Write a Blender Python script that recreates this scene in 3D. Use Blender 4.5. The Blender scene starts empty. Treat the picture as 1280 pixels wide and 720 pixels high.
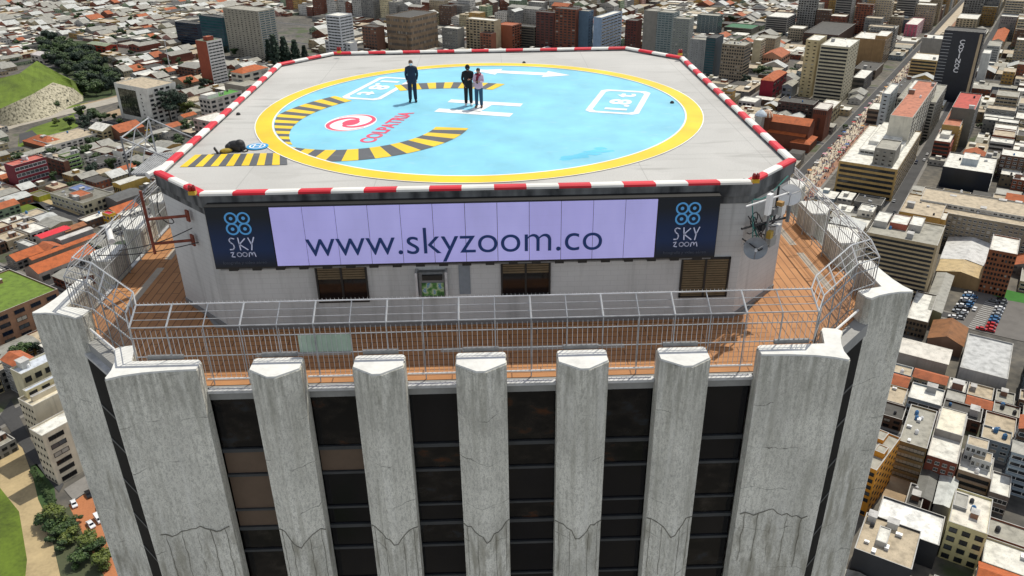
import bpy, bmesh, math, random
import numpy as np
from mathutils import Vector, Matrix
random.seed(11)
R = math.radians
SC = bpy.context.scene
COL = SC.collection
G = -185.0                       # street level; the helipad is z = 0
# ------------------------------------------------------------------ camera
F_PX, PITCH, ROLL, YAW = 1002.42, 0.4761, -0.0139, -0.0225
CAM = np.array([0.511, -36.326, 9.214])
def _basis():
    cp, sp, c, s = math.cos(PITCH), math.sin(PITCH), math.cos(YAW), math.sin(YAW)
    f = np.array([-s*cp, c*cp, -sp]); r = np.array([c, s, 0.0]); u = np.cross(r, f)
    cr, sr = math.cos(ROLL), math.sin(ROLL)
    return f, cr*r + sr*u, -sr*r + cr*u
FW, RT, UP = _basis()
def at(px, py, z=G):
    d = FW + RT*(px-640)/F_PX + UP*(360-py)/F_PX
    t = (z-CAM[2])/d[2]
    return Vector(CAM + d*t)
def proj(p):
    d = np.array(p) - CAM; z = d @ FW
    if z < 1: return (-9999, -9999)
    return (640+F_PX*(d@RT)/z, 360-F_PX*(d@UP)/z)
cd = bpy.data.cameras.new('camera'); cam = bpy.data.objects.new('camera', cd); COL.objects.link(cam)
cd.sensor_width = 36; cd.lens = F_PX/1280*36; cd.clip_end = 12000; cd.clip_start = 0.5
M = Matrix(((RT[0], UP[0], -FW[0]), (RT[1], UP[1], -FW[1]), (RT[2], UP[2], -FW[2]))).to_4x4()
M.translation = Vector(CAM); cam.matrix_world = M
SC.camera = cam
SC.view_settings.view_transform = 'Standard'; SC.view_settings.look = 'None'
SC.view_settings.exposure = 0; SC.view_settings.gamma = 1
# ------------------------------------------------------------------ light
SUNV = Vector((2.05, 2.4, 5.2)).normalized()
elev = math.asin(SUNV.z); azi = math.atan2(SUNV.x, SUNV.y)
w = bpy.data.worlds.new('World'); SC.world = w; w.use_nodes = True
nt = w.node_tree; sky = nt.nodes.new('ShaderNodeTexSky'); sky.sky_type = 'NISHITA'
sky.sun_disc = False; sky.sun_elevation = elev; sky.sun_rotation = azi; sky.altitude = 2600
sky.air_density = 1.0; sky.dust_density = 1.5; sky.ozone_density = 1.0
bgn = nt.nodes['Background']; bgn.inputs['Strength'].default_value = 0.15
hs = nt.nodes.new('ShaderNodeHueSaturation'); hs.inputs['Saturation'].default_value = .32; hs.inputs['Value'].default_value = 1.25
nt.links.new(sky.outputs[0], hs.inputs['Color']); nt.links.new(hs.outputs[0], bgn.inputs['Color'])
sl = bpy.data.lights.new('sun', 'SUN'); sl.energy = 3.75; sl.angle = R(0.5); sl.color = (1, .94, .82)
so = bpy.data.objects.new('sun', sl); COL.objects.link(so); so.location = (60, 60, 150)
so.rotation_euler = (-SUNV).to_track_quat('-Z', 'Y').to_euler()
# ------------------------------------------------------------------ materials
def lin(c):
    c = c/255.0
    return c/12.92 if c <= .04045 else ((c+.055)/1.055)**2.4
def rgb(r, g, b, k=0.85): return (lin(r)*k, lin(g)*k, lin(b)*k)
_MC = {}
class NT:
    def __init__(s, name):
        s.m = bpy.data.materials.new(name); s.m.use_nodes = True
        s.t = s.m.node_tree; s.b = s.t.nodes['Principled BSDF']
        s.g = None
    def n(s, typ, **kw):
        x = s.t.nodes.new(typ)
        for k, v in kw.items(): setattr(x, k, v)
        return x
    def l(s, a, b): s.t.links.new(a, b)
    def pos(s):
        if s.g is None: s.g = s.n('ShaderNodeNewGeometry')
        return s.g.outputs['Position']
    def noise(s, scale, detail=4, vec=None, stretch=None):
        v = vec or s.pos()
        if stretch:
            mp = s.n('ShaderNodeMapping'); mp.inputs['Scale'].default_value = stretch; s.l(v, mp.inputs['Vector']); v = mp.outputs[0]
        x = s.n('ShaderNodeTexNoise'); x.inputs['Scale'].default_value = scale; x.inputs['Detail'].default_value = detail
        s.l(v, x.inputs['Vector']); return x.outputs['Fac']
    def ramp(s, fac, stops):
        x = s.n('ShaderNodeValToRGB'); e = x.color_ramp.elements
        while len(e) < len(stops): e.new(.5)
        for k, (p, c) in enumerate(stops): e[k].position = p; e[k].color = (*c, 1) if len(c) == 3 else c
        s.l(fac, x.inputs['Fac']); return x.outputs['Color']
    def mix(s, fac, a, b, mode='MIX'):
        x = s.n('ShaderNodeMix', data_type='RGBA', blend_type=mode)
        for sock, v in ((x.inputs['Factor'], fac), (x.inputs['A'], a), (x.inputs['B'], b)):
            if isinstance(v, (int, float)): sock.default_value = v
            elif isinstance(v, tuple): sock.default_value = (*v, 1)
            else: s.l(v, sock)
        return x.outputs['Result']
    def math(s, op, a, b=0.0):
        x = s.n('ShaderNodeMath', operation=op)
        for i, v in enumerate((a, b)):
            if isinstance(v, (int, float)): x.inputs[i].default_value = v
            else: s.l(v, x.inputs[i])
        return x.outputs[0]
    def bump(s, h, strength=.3, dist=.02):
        x = s.n('ShaderNodeBump'); x.inputs['Strength'].default_value = strength; x.inputs['Distance'].default_value = dist
        s.l(h, x.inputs['Height']); s.l(x.outputs[0], s.b.inputs['Normal'])
    def out(s, c, rough=.8, metal=0, spec=None):
        if isinstance(c, tuple): s.b.inputs['Base Color'].default_value = (*c, 1)
        else: s.l(c, s.b.inputs['Base Color'])
        s.b.inputs['Roughness'].default_value = rough; s.b.inputs['Metallic'].default_value = metal
        if spec is not None: s.b.inputs['Specular IOR Level'].default_value = spec
        return s.m
def sc3(c, k): return tuple(min(1, v*k) for v in c)
def plain(name, c, rough=.75, var=.18, scale=.6, metal=0, spec=None, fine=6.0):
    key = (name, tuple(round(v, 3) for v in c))
    if key in _MC: return _MC[key]
    n = NT(name)
    a = n.noise(scale, 5); b = n.noise(fine, 3)
    x = n.math('ADD', n.math('MULTIPLY', a, .65), n.math('MULTIPLY', b, .35))
    col = n.ramp(x, [(.32, sc3(c, 1-var)), (.5, c), (.68, sc3(c, 1+var*.7))])
    _MC[key] = n.out(col, rough, metal, spec); return _MC[key]
def walled(name, c, streak=.35):
    """rendered wall: broad patches, fine grain and faint vertical dirt streaks"""
    key = ('walled'+name, tuple(round(v, 3) for v in c))
    if key in _MC: return _MC[key]
    n = NT(name)
    base = n.ramp(n.noise(.25, 5), [(.3, sc3(c, .86)), (.7, sc3(c, 1.1))])
    st = n.noise(1.0, 5, stretch=(.9, .9, .07))
    col = n.mix(n.math('MULTIPLY', n.ramp(st, [(.52, (0, 0, 0)), (.75, (1, 1, 1))]), streak), base, sc3(c, .45))
    _MC[key] = n.out(col, .85); return _MC[key]
def facade(name, c, wc=(.03, .035, .04), du=3.1, dv=3.0, fill=.55):
    """far-off wall whose rows of windows are a pattern on the rendered surface"""
    key = ('fac', name, tuple(round(v, 3) for v in c), du, fill)
    if key in _MC: return _MC[key]
    n = NT(name)
    uv = n.n('ShaderNodeUVMap'); sp = n.n('ShaderNodeSeparateXYZ'); n.l(uv.outputs[0], sp.inputs[0])
    fu = n.math('FRACT', n.math('DIVIDE', sp.outputs[0], du)); fv = n.math('FRACT', n.math('DIVIDE', sp.outputs[1], dv))
    a = n.math('MULTIPLY', n.math('GREATER_THAN', fu, .5-fill/2), n.math('LESS_THAN', fu, .5+fill/2))
    b = n.math('MULTIPLY', n.math('GREATER_THAN', fv, .3), n.math('LESS_THAN', fv, .72))
    cell = n.n('ShaderNodeCombineXYZ')
    n.l(n.math('FLOOR', n.math('DIVIDE', sp.outputs[0], du)), cell.inputs[0]); n.l(n.math('FLOOR', n.math('DIVIDE', sp.outputs[1], dv)), cell.inputs[1])
    wn = n.n('ShaderNodeTexWhiteNoise', noise_dimensions='2D'); n.l(cell.outputs[0], wn.inputs['Vector'])
    win = n.ramp(wn.outputs['Value'], [(0, wc), (.6, sc3(wc, 1.6)), (.85, (.12, .12, .11)), (1, (.3, .28, .24))])
    m_ = n.math('MULTIPLY', n.math('MULTIPLY', a, b), n.math('GREATER_THAN', wn.outputs['Value'], .08))
    base = n.ramp(n.noise(.18, 5), [(.3, sc3(c, .75)), (.7, sc3(c, 1.15))])
    st = n.noise(1.0, 4, stretch=(.9, .9, .1))
    base = n.mix(n.math('MULTIPLY', n.ramp(st, [(.5, (0, 0, 0)), (.75, (1, 1, 1))]), .35), base, sc3(c, .45))
    _MC[key] = n.out(n.mix(m_, base, win), .8); return _MC[key]
def roofmat(name, c, kind):
    key = ('roof', name, kind, tuple(round(v, 3) for v in c))
    if key in _MC: return _MC[key]
    n = NT(name)
    patch = n.noise(.35, 6); spots = n.noise(2.2, 4)
    col = n.ramp(patch, [(.28, sc3(c, .6)), (.5, c), (.7, sc3(c, 1.18))])
    col = n.mix(n.ramp(spots, [(.56, (0, 0, 0)), (.74, (.6, .6, .6))]), col, sc3(c, .45))
    if kind in ('tile', 'sheet'):
        wv = n.n('ShaderNodeTexWave', wave_type='BANDS'); wv.inputs['Scale'].default_value = .5 if kind == 'sheet' else 1.1
        wv.inputs['Distortion'].default_value = .6
        mp = n.n('ShaderNodeMapping'); mp.inputs['Rotation'].default_value = (0, 0, -R(56)); n.l(n.pos(), mp.inputs[0]); n.l(mp.outputs[0], wv.inputs[0])
        col = n.mix(n.ramp(wv.outputs['Fac'], [(.1, (.55, .55, .55)), (.5, (0, 0, 0))]), col, sc3(c, .45))
    _MC[key] = n.out(col, .8 if kind != 'sheet' else .55); return _MC[key]
# --- tower materials
def m_board_concrete():
    n = NT('stained board concrete'); c = (.80, .785, .70)
    a = n.noise(.6, 7); base = n.ramp(a, [(.3, sc3(c, .80)), (.55, c), (.75, sc3(c, 1.08))])
    g = n.noise(11, 7, stretch=(1.2, 1.2, .45)); base = n.mix(n.ramp(g, [(.36, (.5, .5, .5)), (.52, (0, 0, 0))]), base, sc3(c, .5))
    g2 = n.noise(34, 4, stretch=(1, 1, .6)); base = n.mix(n.ramp(g2, [(.36, (.55, .55, .55)), (.5, (0, 0, 0))]), base, sc3(c, .4))
    st = n.noise(3.6, 7, stretch=(1.5, 1.5, .07)); base = n.mix(n.ramp(st, [(.5, (0, 0, 0)), (.7, (.45, .45, .45))]), base, (.34, .33, .27))
    w_ = n.noise(1.7, 6, stretch=(1.4, 1.4, .12)); base = n.mix(n.ramp(w_, [(.56, (0, 0, 0)), (.72, (.45, .45, .45))]), base, (.88, .87, .81))
    sp = n.n('ShaderNodeSeparateXYZ'); n.l(n.pos(), sp.inputs[0]); z = sp.outputs[2]
    hi = n.math('MAXIMUM', 0.0, n.math('MINIMUM', 1.0, n.math('DIVIDE', n.math('ADD', z, 6.6), 2.4)))
    so = n.noise(4.5, 6, stretch=(1.5, 1.5, .16)); base = n.mix(n.math('MULTIPLY', hi, n.ramp(so, [(.4, (.05, .05, .05)), (.62, (.6, .6, .6))])), base, (.22, .215, .175))
    j = n.math('FRACT', n.math('ADD', n.math('DIVIDE', z, 1.75), n.math('MULTIPLY', n.noise(.8, 4), .6)))
    base = n.mix(n.math('MULTIPLY', n.math('LESS_THAN', j, .014), n.ramp(n.noise(1.1, 4), [(.5, (0, 0, 0)), (.58, (.7, .7, .7))])), base, (.12, .12, .1))
    lo = n.math('MAXIMUM', 0.0, n.math('MINIMUM', 1.0, n.math('DIVIDE', n.math('SUBTRACT', -10.3, z), .5)))
    mu = n.noise(2.2, 6, stretch=(1.6, 1.6, .3)); base = n.mix(n.math('MULTIPLY', lo, n.ramp(mu, [(.48, (0, 0, 0)), (.66, (.55, .55, .55))])), base, (.24, .22, .16))
    n.bump(n.math('ADD', n.math('ADD', g, g2), n.math('MULTIPLY', st, .7)), .8, .03)
    return n.out(base, .92)
def m_deck():
    n = NT('worn helipad concrete'); c = (.50, .495, .475)
    col = n.ramp(n.noise(.22, 6), [(.3, sc3(c, .86)), (.7, sc3(c, 1.09))])
    st = n.noise(1.0, 6, stretch=(.25, 2.6, 1)); col = n.mix(n.ramp(st, [(.56, (0, 0, 0)), (.78, (.42, .42, .42))]), col, (.27, .265, .25))
    sm = n.noise(.7, 8, stretch=(.35, 1.8, 1)); col = n.mix(n.ramp(sm, [(.6, (0, 0, 0)), (.7, (.5, .5, .5))]), col, (.2, .195, .18)); pt = n.noise(.35, 7); col = n.mix(n.ramp(pt, [(.56, (0, 0, 0)), (.6, (.22, .22, .22))]), col, (.36, .35, .33))
    f = n.noise(24, 3); col = n.mix(n.ramp(f, [(.4, (.3, .3, .3)), (.55, (0, 0, 0))]), col, sc3(c, .6))
    ry = n.n('ShaderNodeSeparateXYZ'); n.l(n.pos(), ry.inputs[0])
    for k, sp in ((0, 4.6), (1, 4.6)):
        fr = n.math('FRACT', n.math('DIVIDE', n.math('ADD', ry.outputs[k], 40.3), sp)); col = n.mix(n.math('MULTIPLY', n.math('LESS_THAN', fr, .007), .35), col, (.2, .2, .19))
    n.bump(f, .15, .01); return n.out(col, .85)
def m_paint(name, c, wear=.3, under=(.5, .5, .48)):
    n = NT(name)
    col = n.ramp(n.noise(.55, 6), [(.3, sc3(c, .86)), (.7, sc3(c, 1.12))])
    wv = n.noise(2.0, 7, stretch=(.7, 1.5, 1)); col = n.mix(n.math('MULTIPLY', n.ramp(wv, [(.58, (0, 0, 0)), (.76, (1, 1, 1))]), wear), col, under)
    st = n.noise(.9, 7, stretch=(1.6, .5, 1)); col = n.mix(n.math('MULTIPLY', n.ramp(st, [(.6, (0, 0, 0)), (.78, (1, 1, 1))]), wear*.7), col, sc3(c, .62))
    return n.out(col, .6)
def m_planks(name, ang):
    n = NT(name)
    mp = n.n('ShaderNodeMapping'); mp.inputs['Rotation'].default_value = (0, 0, ang); n.l(n.pos(), mp.inputs[0])
    br = n.n('ShaderNodeTexBrick'); br.inputs['Scale'].default_value = 1; br.inputs['Brick Width'].default_value = 1.9; br.inputs['Row Height'].default_value = .3
    br.inputs['Mortar Size'].default_value = .022; br.inputs['Color1'].default_value = (.47, .225, .09, 1); br.inputs['Color2'].default_value = (.40, .185, .072, 1)
    br.inputs['Mortar'].default_value = (.17, .08, .034, 1); n.l(mp.outputs[0], br.inputs[0])
    col = n.mix(n.ramp(n.noise(.8, 5), [(.4, (0, 0, 0)), (.7, (.45, .45, .45))]), br.outputs['Color'], (.27, .12, .045))
    return n.out(col, .8)
def m_wallgrey():
    n = NT('grey painted block wall'); c = (.54, .545, .535)
    col = n.ramp(n.noise(.5, 6), [(.3, sc3(c, .86)), (.7, sc3(c, 1.08))])
    br = n.n('ShaderNodeTexBrick'); br.inputs['Scale'].default_value = 1; br.inputs['Brick Width'].default_value = .5; br.inputs['Row Height'].default_value = .2
    br.inputs['Mortar Size'].default_value = .008; br.inputs['Color1'].default_value = (0, 0, 0, 1); br.inputs['Color2'].default_value = (0, 0, 0, 1); br.inputs['Mortar'].default_value = (1, 1, 1, 1)
    mp = n.n('ShaderNodeMapping'); mp.inputs['Rotation'].default_value = (R(90), 0, 0); n.l(n.pos(), mp.inputs[0]); n.l(mp.outputs[0], br.inputs[0])
    col = n.mix(n.math('MULTIPLY', br.outputs['Color'], .22), col, (.2, .2, .2))
    st = n.noise(1.5, 6, stretch=(1.3, 1.3, .12)); col = n.mix(n.ramp(st, [(.55, (0, 0, 0)), (.75, (.5, .5, .5))]), col, (.19, .19, .18))
    return n.out(col, .85)
def m_dirty(name, c, d):
    n = NT(name); st = n.noise(1.8, 6, stretch=(1, 1, .3))
    return n.out(n.ramp(st, [(.38, c), (.62, d)]), .85)
CONC = m_board_concrete(); DECK = m_deck(); WALL = m_wallgrey()
CAP = plain('sunlit painted concrete cap', (.7, .7, .67), .85, .13, 1.5)
CYAN = m_paint('light blue helipad paint', (.205, .555, .715), .36, (.38, .62, .72))
YEL = m_paint('yellow helipad paint', (.80, .54, .006), .12, (.6, .5, .2))
WHT = m_paint('white helipad paint', (.80, .82, .82), .12, (.4, .65, .75))
DGREY = m_paint('dark grey helipad paint', (.085, .09, .10), .25, (.3, .3, .26))
REDP = m_paint('red marking paint', (.72, .06, .13), .2, (.7, .45, .5))
KRED = m_paint('red kerb paint', (.62, .012, .03), .12, (.5, .2, .2)); KWHT = m_paint('white kerb paint', (.74, .73, .69), .3, (.4, .4, .38))
PLY = m_planks('terracotta plank floor lengthwise', R(90)); PLX = m_planks('terracotta plank floor crosswise', 0)
GALV = plain('galvanised steel', (.55, .56, .57), .45, .2, 3, metal=.25)
GALVD = plain('dull grey steel', (.20, .205, .21), .5, .25, 3, metal=.2)
WSTEEL = plain('white painted steel', (.72, .72, .71), .5, .14, 2)
GALVM = plain('weathered steel', (.36, .37, .38), .55, .25, 3, metal=.2)
RUST = plain('rust red primer steel', (.20, .045, .022), .75, .35, 3)
BLK = plain('black rubber', (.016, .016, .018), .6, .3, 4)
GLASSB = plain('black window glass', (.006, .006, .008), .08, .3, .4, spec=.35)
GLASSD = plain('dark window glass', (.022, .026, .03), .12, .3, .3, spec=.5)
GLASSM = plain('grey window glass', (.07, .08, .085), .15, .3, .3, spec=.5)
CURT = plain('curtained window glass', (.34, .32, .27), .35, .25, .5)
GLASST = plain('teal window glass', (.02, .075, .085), .12, .35, .2, spec=.5)
GLASSN = plain('navy window glass', (.006, .012, .026), .12, .35, .3, spec=.4)
BROWN = plain('brown window blind', (.125, .085, .058), .55, .12, 1.2)
FRAMEB = plain('black window frame', (.012, .012, .012), .5, .2)
FRAMEW = plain('white window frame', (.62, .62, .6), .6, .1)
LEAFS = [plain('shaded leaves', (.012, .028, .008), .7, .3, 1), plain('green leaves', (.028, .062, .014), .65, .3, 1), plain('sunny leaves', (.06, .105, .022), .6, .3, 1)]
LEAFD = [plain('shaded conifer leaves', (.006, .016, .009), .8, .3, 1), plain('conifer leaves', (.012, .03, .016), .7, .3, 1), plain('sunny conifer leaves', (.022, .048, .026), .7, .3, 1)]  # one dark foliage in shade, middle and sun tints, dealt out by sun side
LEAFY = [plain('shaded yellow green leaves', (.03, .045, .008), .7, .3, 1), plain('yellow green leaves', (.075, .105, .012), .65, .3, 1), plain('sunny yellow green leaves', (.12, .15, .02), .6, .3, 1)]  # one yellow green foliage, with shade and sun put into the leaf colour
BARK = plain('bark', (.06, .045, .033), .9, .3, 3)
# ------------------------------------------------------------------ mesh building
class MB:
    def __init__(s): s.v = []; s.f = []; s.mi = []; s.uv = []
    def face(s, pts, m=0, uv=None):
        b = len(s.v); s.v += [tuple(p) for p in pts]; s.f.append(tuple(range(b, b+len(pts)))); s.mi.append(m); s.uv.append(uv)
    def box(s, x0, x1, y0, y1, z0, z1, m=0, T=None):
        P = [(x0, y0, z0), (x1, y0, z0), (x1, y1, z0), (x0, y1, z0), (x0, y0, z1), (x1, y0, z1), (x1, y1, z1), (x0, y1, z1)]
        if T is not None: P = [tuple(T @ Vector(p)) for p in P]
        b = len(s.v); s.v += P
        for q in ((0, 3, 2, 1), (4, 5, 6, 7), (0, 1, 5, 4), (1, 2, 6, 5), (2, 3, 7, 6), (3, 0, 4, 7)):
            s.f.append(tuple(b+i for i in q)); s.mi.append(m); s.uv.append(None)
    def prism(s, poly, z0, z1, m=0, mt=None, top=True, bottom=True, uv=False):
        n = len(poly); a = sum(poly[i][0]*poly[(i+1) % n][1]-poly[(i+1) % n][0]*poly[i][1] for i in range(n))
        if a < 0: poly = poly[::-1]
        b = len(s.v); s.v += [(p[0], p[1], z0) for p in poly] + [(p[0], p[1], z1) for p in poly]
        u = 0
        for i in range(n):
            j = (i+1) % n; L = math.hypot(poly[j][0]-poly[i][0], poly[j][1]-poly[i][1])
            s.f.append((b+i, b+j, b+n+j, b+n+i)); s.mi.append(m)
            s.uv.append([(u, 0), (u+L, 0), (u+L, z1-z0), (u, z1-z0)] if uv else None); u += math.ceil(L/3.1)*3.1
        if top: s.f.append(tuple(b+n+i for i in range(n))); s.mi.append(m if mt is None else mt); s.uv.append(None)
        if bottom: s.f.append(tuple(b+n-1-i for i in range(n))); s.mi.append(m); s.uv.append(None)
    def tube(s, pts, r, n=6, m=0, cap=True):
        pts = [Vector(p) for p in pts]; b = len(s.v); k = len(pts)
        rr = r if isinstance(r, (list, tuple)) else [r]*k
        for i, p in enumerate(pts):
            t = (pts[min(i+1, k-1)]-pts[max(i-1, 0)]).normalized()
            a = t.orthogonal().normalized() if abs(t.z) > .99 else t.cross(Vector((0, 0, 1))).normalized()
            c = t.cross(a)
            for j in range(n):
                q = 2*math.pi*j/n; s.v.append(tuple(p+(a*math.cos(q)+c*math.sin(q))*rr[i]))
        for i in range(k-1):
            for j in range(n):
                l = (j+1) % n; s.f.append((b+i*n+j, b+i*n+l, b+(i+1)*n+l, b+(i+1)*n+j)); s.mi.append(m); s.uv.append(None)
        if cap:
            s.f.append(tuple(b+j for j in range(n))[::-1]); s.mi.append(m); s.uv.append(None)
            s.f.append(tuple(b+(k-1)*n+j for j in range(n))); s.mi.append(m); s.uv.append(None)
    def lathe(s, prof, n=16, m=0, T=None):
        b = len(s.v)
        for r, z in prof:
            for j in range(n):
                q = 2*math.pi*j/n; p = Vector((r*math.cos(q), r*math.sin(q), z)); s.v.append(tuple(T @ p if T is not None else p))
        for i in range(len(prof)-1):
            for j in range(n):
                l = (j+1) % n; s.f.append((b+i*n+j, b+i*n+l, b+(i+1)*n+l, b+(i+1)*n+j)); s.mi.append(m); s.uv.append(None)
    def ell(s, c, r, m=0, n=10, k=6):
        b = len(s.v)
        for i in range(k+1):
            a = math.pi*i/k
            for j in range(n):
                q = 2*math.pi*j/n; s.v.append((c[0]+r[0]*math.sin(a)*math.cos(q), c[1]+r[1]*math.sin(a)*math.sin(q), c[2]+r[2]*math.cos(a)))
        for i in range(k):
            for j in range(n):
                l = (j+1) % n; s.f.append((b+i*n+j, b+(i+1)*n+j, b+(i+1)*n+l, b+i*n+l)); s.mi.append(m); s.uv.append(None)
    def mesh(s, name, mats):
        me = bpy.data.meshes.new(name); me.from_pydata(s.v, [], s.f)
        for m in (mats if isinstance(mats, (list, tuple)) else [mats]): me.materials.append(m)
        me.polygons.foreach_set('material_index', s.mi)
        if any(u is not None for u in s.uv):
            ul = me.uv_layers.new(name='UVMap'); i = 0
            for f, u in zip(me.polygons, s.uv):
                for k in range(f.loop_total):
                    ul.data[f.loop_start+k].uv = u[k] if u else (0.05, .05)
        me.update(); return me
    def build(s, name, mats, parent=None, world=True, smooth=False):
        me = s.mesh(name, mats)
        if smooth: me.polygons.foreach_set('use_smooth', [True]*len(me.polygons))
        return link(name, me, parent, world)
def wloc(o):
    v = Vector((0, 0, 0))
    while o is not None: v = v+o.location; o = o.parent
    return v
def link(name, me, parent=None, world=True):
    o = bpy.data.objects.new(name, me); COL.objects.link(o)
    if parent is not None:
        o.parent = parent
        if world: o.location = -wloc(parent)
    return o
def thing(name, label, cat, loc=(0, 0, 0), rz=0, group=None):
    o = bpy.data.objects.new(name, None); COL.objects.link(o); o.location = loc; o.rotation_euler = (0, 0, rz)
    o.empty_display_size = .5
    tag(o, label, cat, group); return o
def tag(o, label, cat, group=None):
    o['label'] = label; o['category'] = cat
    if group: o['group'] = group
    return o
def struct(o, label=None):
    o['kind'] = 'structure'
    if label: o['label'] = label
    return o
def text_mesh(body, width, mat, bold=.0, height=None, extrude=.004):
    cu = bpy.data.curves.new('lettering', 'FONT'); cu.body = body; cu.extrude = extrude; cu.offset = bold; cu.align_x = 'CENTER'; cu.align_y = 'BOTTOM_BASELINE'
    o = bpy.data.objects.new('lettering', cu); COL.objects.link(o)
    dg = bpy.context.evaluated_depsgraph_get(); me = bpy.data.meshes.new_from_object(o.evaluated_get(dg))
    COL.objects.unlink(o); bpy.data.objects.remove(o)
    xs = [v.co.x for v in me.vertices]; ys = [v.co.y for v in me.vertices]
    kx = width/(max(xs)-min(xs)); ky = kx if height is None else height/(max(ys)-min(ys)); cx = (max(xs)+min(xs))/2
    for v in me.vertices: v.co = ((v.co.x-cx)*kx, v.co.y*ky, v.co.z)
    me.materials.clear(); me.materials.append(mat); return me
# ================================================================== the office tower
CY = -0.57                       # centre line of the shaft in y; half width 14.48
tower = thing('office_tower', 'grey concrete office tower with ribbed piers, plank roof terrace and painted rooftop helipad', 'tower', (0, CY, G))
OCT = [(-11.2, 8.7), (-8.65, 11.65), (8.5, 11.65), (11.2, 8.5), (11.2, -9.4), (9.0, -11.6), (-9.0, -11.6), (-11.3, -9.3)]
def inset(poly, d):
    n = len(poly); out = []; a = sum(poly[i][0]*poly[(i+1) % n][1]-poly[(i+1) % n][0]*poly[i][1] for i in range(n)); sg = 1 if a > 0 else -1
    for i in range(n):
        p0, p1, p2 = Vector(poly[i-1]), Vector(poly[i]), Vector(poly[(i+1) % n])
        e1 = (p1-p0).normalized(); e2 = (p2-p1).normalized()
        n1 = Vector((-e1.y, e1.x))*sg; n2 = Vector((-e2.y, e2.x))*sg; b = (n1+n2).normalized()
        out.append(tuple(p1+b*d/max(.3, b.dot(n1))))
    return out
EDGED = m_dirty('weathered deck edge', (.16, .165, .165), (.03, .032, .034))
m = MB(); m.prism(OCT, -.34, 0, 1, 0); m.build('helipad_deck', [DECK, EDGED], tower)
BLK_OCT = inset(OCT, .12)
m = MB(); m.prism(BLK_OCT, -5.0, -.34, 0, 0, top=False); block = m.build('machine_room', [WALL], tower)
m = MB(); m.prism(inset(OCT, .09), -.62, -.34, 0, 0); m.build('edge_beam', [EDGED], tower)
# skirting strip
m = MB(); m.prism(inset(OCT, .085), -5.0, -4.82, 0, 0); m.build('skirting', [plain('dark grey skirting', (.2, .2, .2))], tower)
# kerb of alternating blocks
m = MB(); k = 0; OUT = inset(OCT, -.02); INN = inset(OCT, .28)
for i in range(8):
    a, b, c, d = [Vector(p) for p in (OUT[i], OUT[(i+1) % 8], INN[(i+1) % 8], INN[i])]
    L = (b-a).length; n = max(2, round(L/1.1))
    if i not in (0, 2, 4, 6): n = n+1 if (n % 2 == 0) else n
    for q in range(n):
        t0, t1 = q/n, (q+1)/n; mi = k % 2; k += 1
        p = [a.lerp(b, t0), a.lerp(b, t1), d.lerp(c, t1), d.lerp(c, t0)]
        def ring(z, s): return [(*(x.lerp((p[0]+p[1]+p[2]+p[3])/4, 0)+((p[3]-p[0]).normalized()*s if j in (0, 1) else (p[0]-p[3]).normalized()*s)), z) for j, x in enumerate(p)]
        r0, r1, r2 = ring(.08, 0), ring(.155, 0), ring(.195, .06)
        for lo, hi in ((r0, r1), (r1, r2)):
            for j in range(4): m.face([lo[j], hi[j], hi[(j+1) % 4], lo[(j+1) % 4]], mi)
        m.face(r2[::-1], mi)
m.build('helipad_kerb', [KRED, KWHT], tower)
m = MB()
for i in range(8):
    a, b, c, d = OUT[i], OUT[(i+1) % 8], INN[(i+1) % 8], INN[i]; m.prism([a, b, c, d], 0.0, .082, 0)
m.build('kerb_base', [EDGED], tower)
# ---- markings
RC = Vector((.03, -1.09)); ang = -R(18); E1 = Vector((math.cos(ang), math.sin(ang))); E2 = Vector((-E1.y, E1.x))
def disc(m, c, r, z, mi=0, n=96, a=E1, b=E2, rx=1, ry=1):
    m.face([(*(c+a*(math.cos(2*math.pi*i/n)*r*rx)+b*(math.sin(2*math.pi*i/n)*r*ry)), z) for i in range(n)], mi)
def annulus(m, c, r0, r1, z, mi=0, n=96):
    for i in range(n):
        q0, q1 = 2*math.pi*i/n, 2*math.pi*(i+1)/n
        P = lambda r, q: (c.x+r*math.cos(q), c.y+r*math.sin(q), z)
        m.face([P(r0, q0), P(r1, q0), P(r1, q1), P(r0, q1)], mi)
m = MB(); disc(m, RC, 9.0, .004); m.build('blue_landing_circle', [CYAN], tower)
m = MB(); annulus(m, RC, 8.95, 9.62, .021); m.build('yellow_ring', [YEL], tower)
m = MB(); annulus(m, RC, 8.88, 8.95, .023); annulus(m, RC, 9.62, 9.66, .023); m.build('white_ring_outline', [WHT], tower)
def bar(m, p, q, wd, z=.012, mi=0):
    p, q = Vector(p), Vector(q); t = (q-p).normalized(); n = Vector((-t.y, t.x))*wd/2
    m.face([(*(p-n), z), (*(q-n), z), (*(q+n), z), (*(p+n), z)], mi)
m = MB(); bar(m, (-1.42, .42), (1.86, -.60), .52); bar(m, (-1.92, -1.17), (1.36, -2.24), .58)
c0, c1 = Vector((.28, -.35)), Vector((-.25, -1.48)); bar(m, c0, c1, .55); m.build('letter_h', [WHT], tower)
m = MB(); a0 = Vector((-.3, 6.72)); a1 = Vector((4.6, 5.2)); t = (a1-a0).normalized(); nn = Vector((-t.y, t.x)); hd = a1-t*1.35
bar(m, a0, hd, .62); m.face([(*(hd-nn*.72), .012), (*a1, .012), (*(hd+nn*.72), .012)])
hb = a0+t*1.3; m.face([(*(hb+nn*.72), .0125), (*(a0-t*.1), .0125), (*(hb-nn*.72), .0125)]); m.build('painted_arrow', [WHT], tower)
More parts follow.
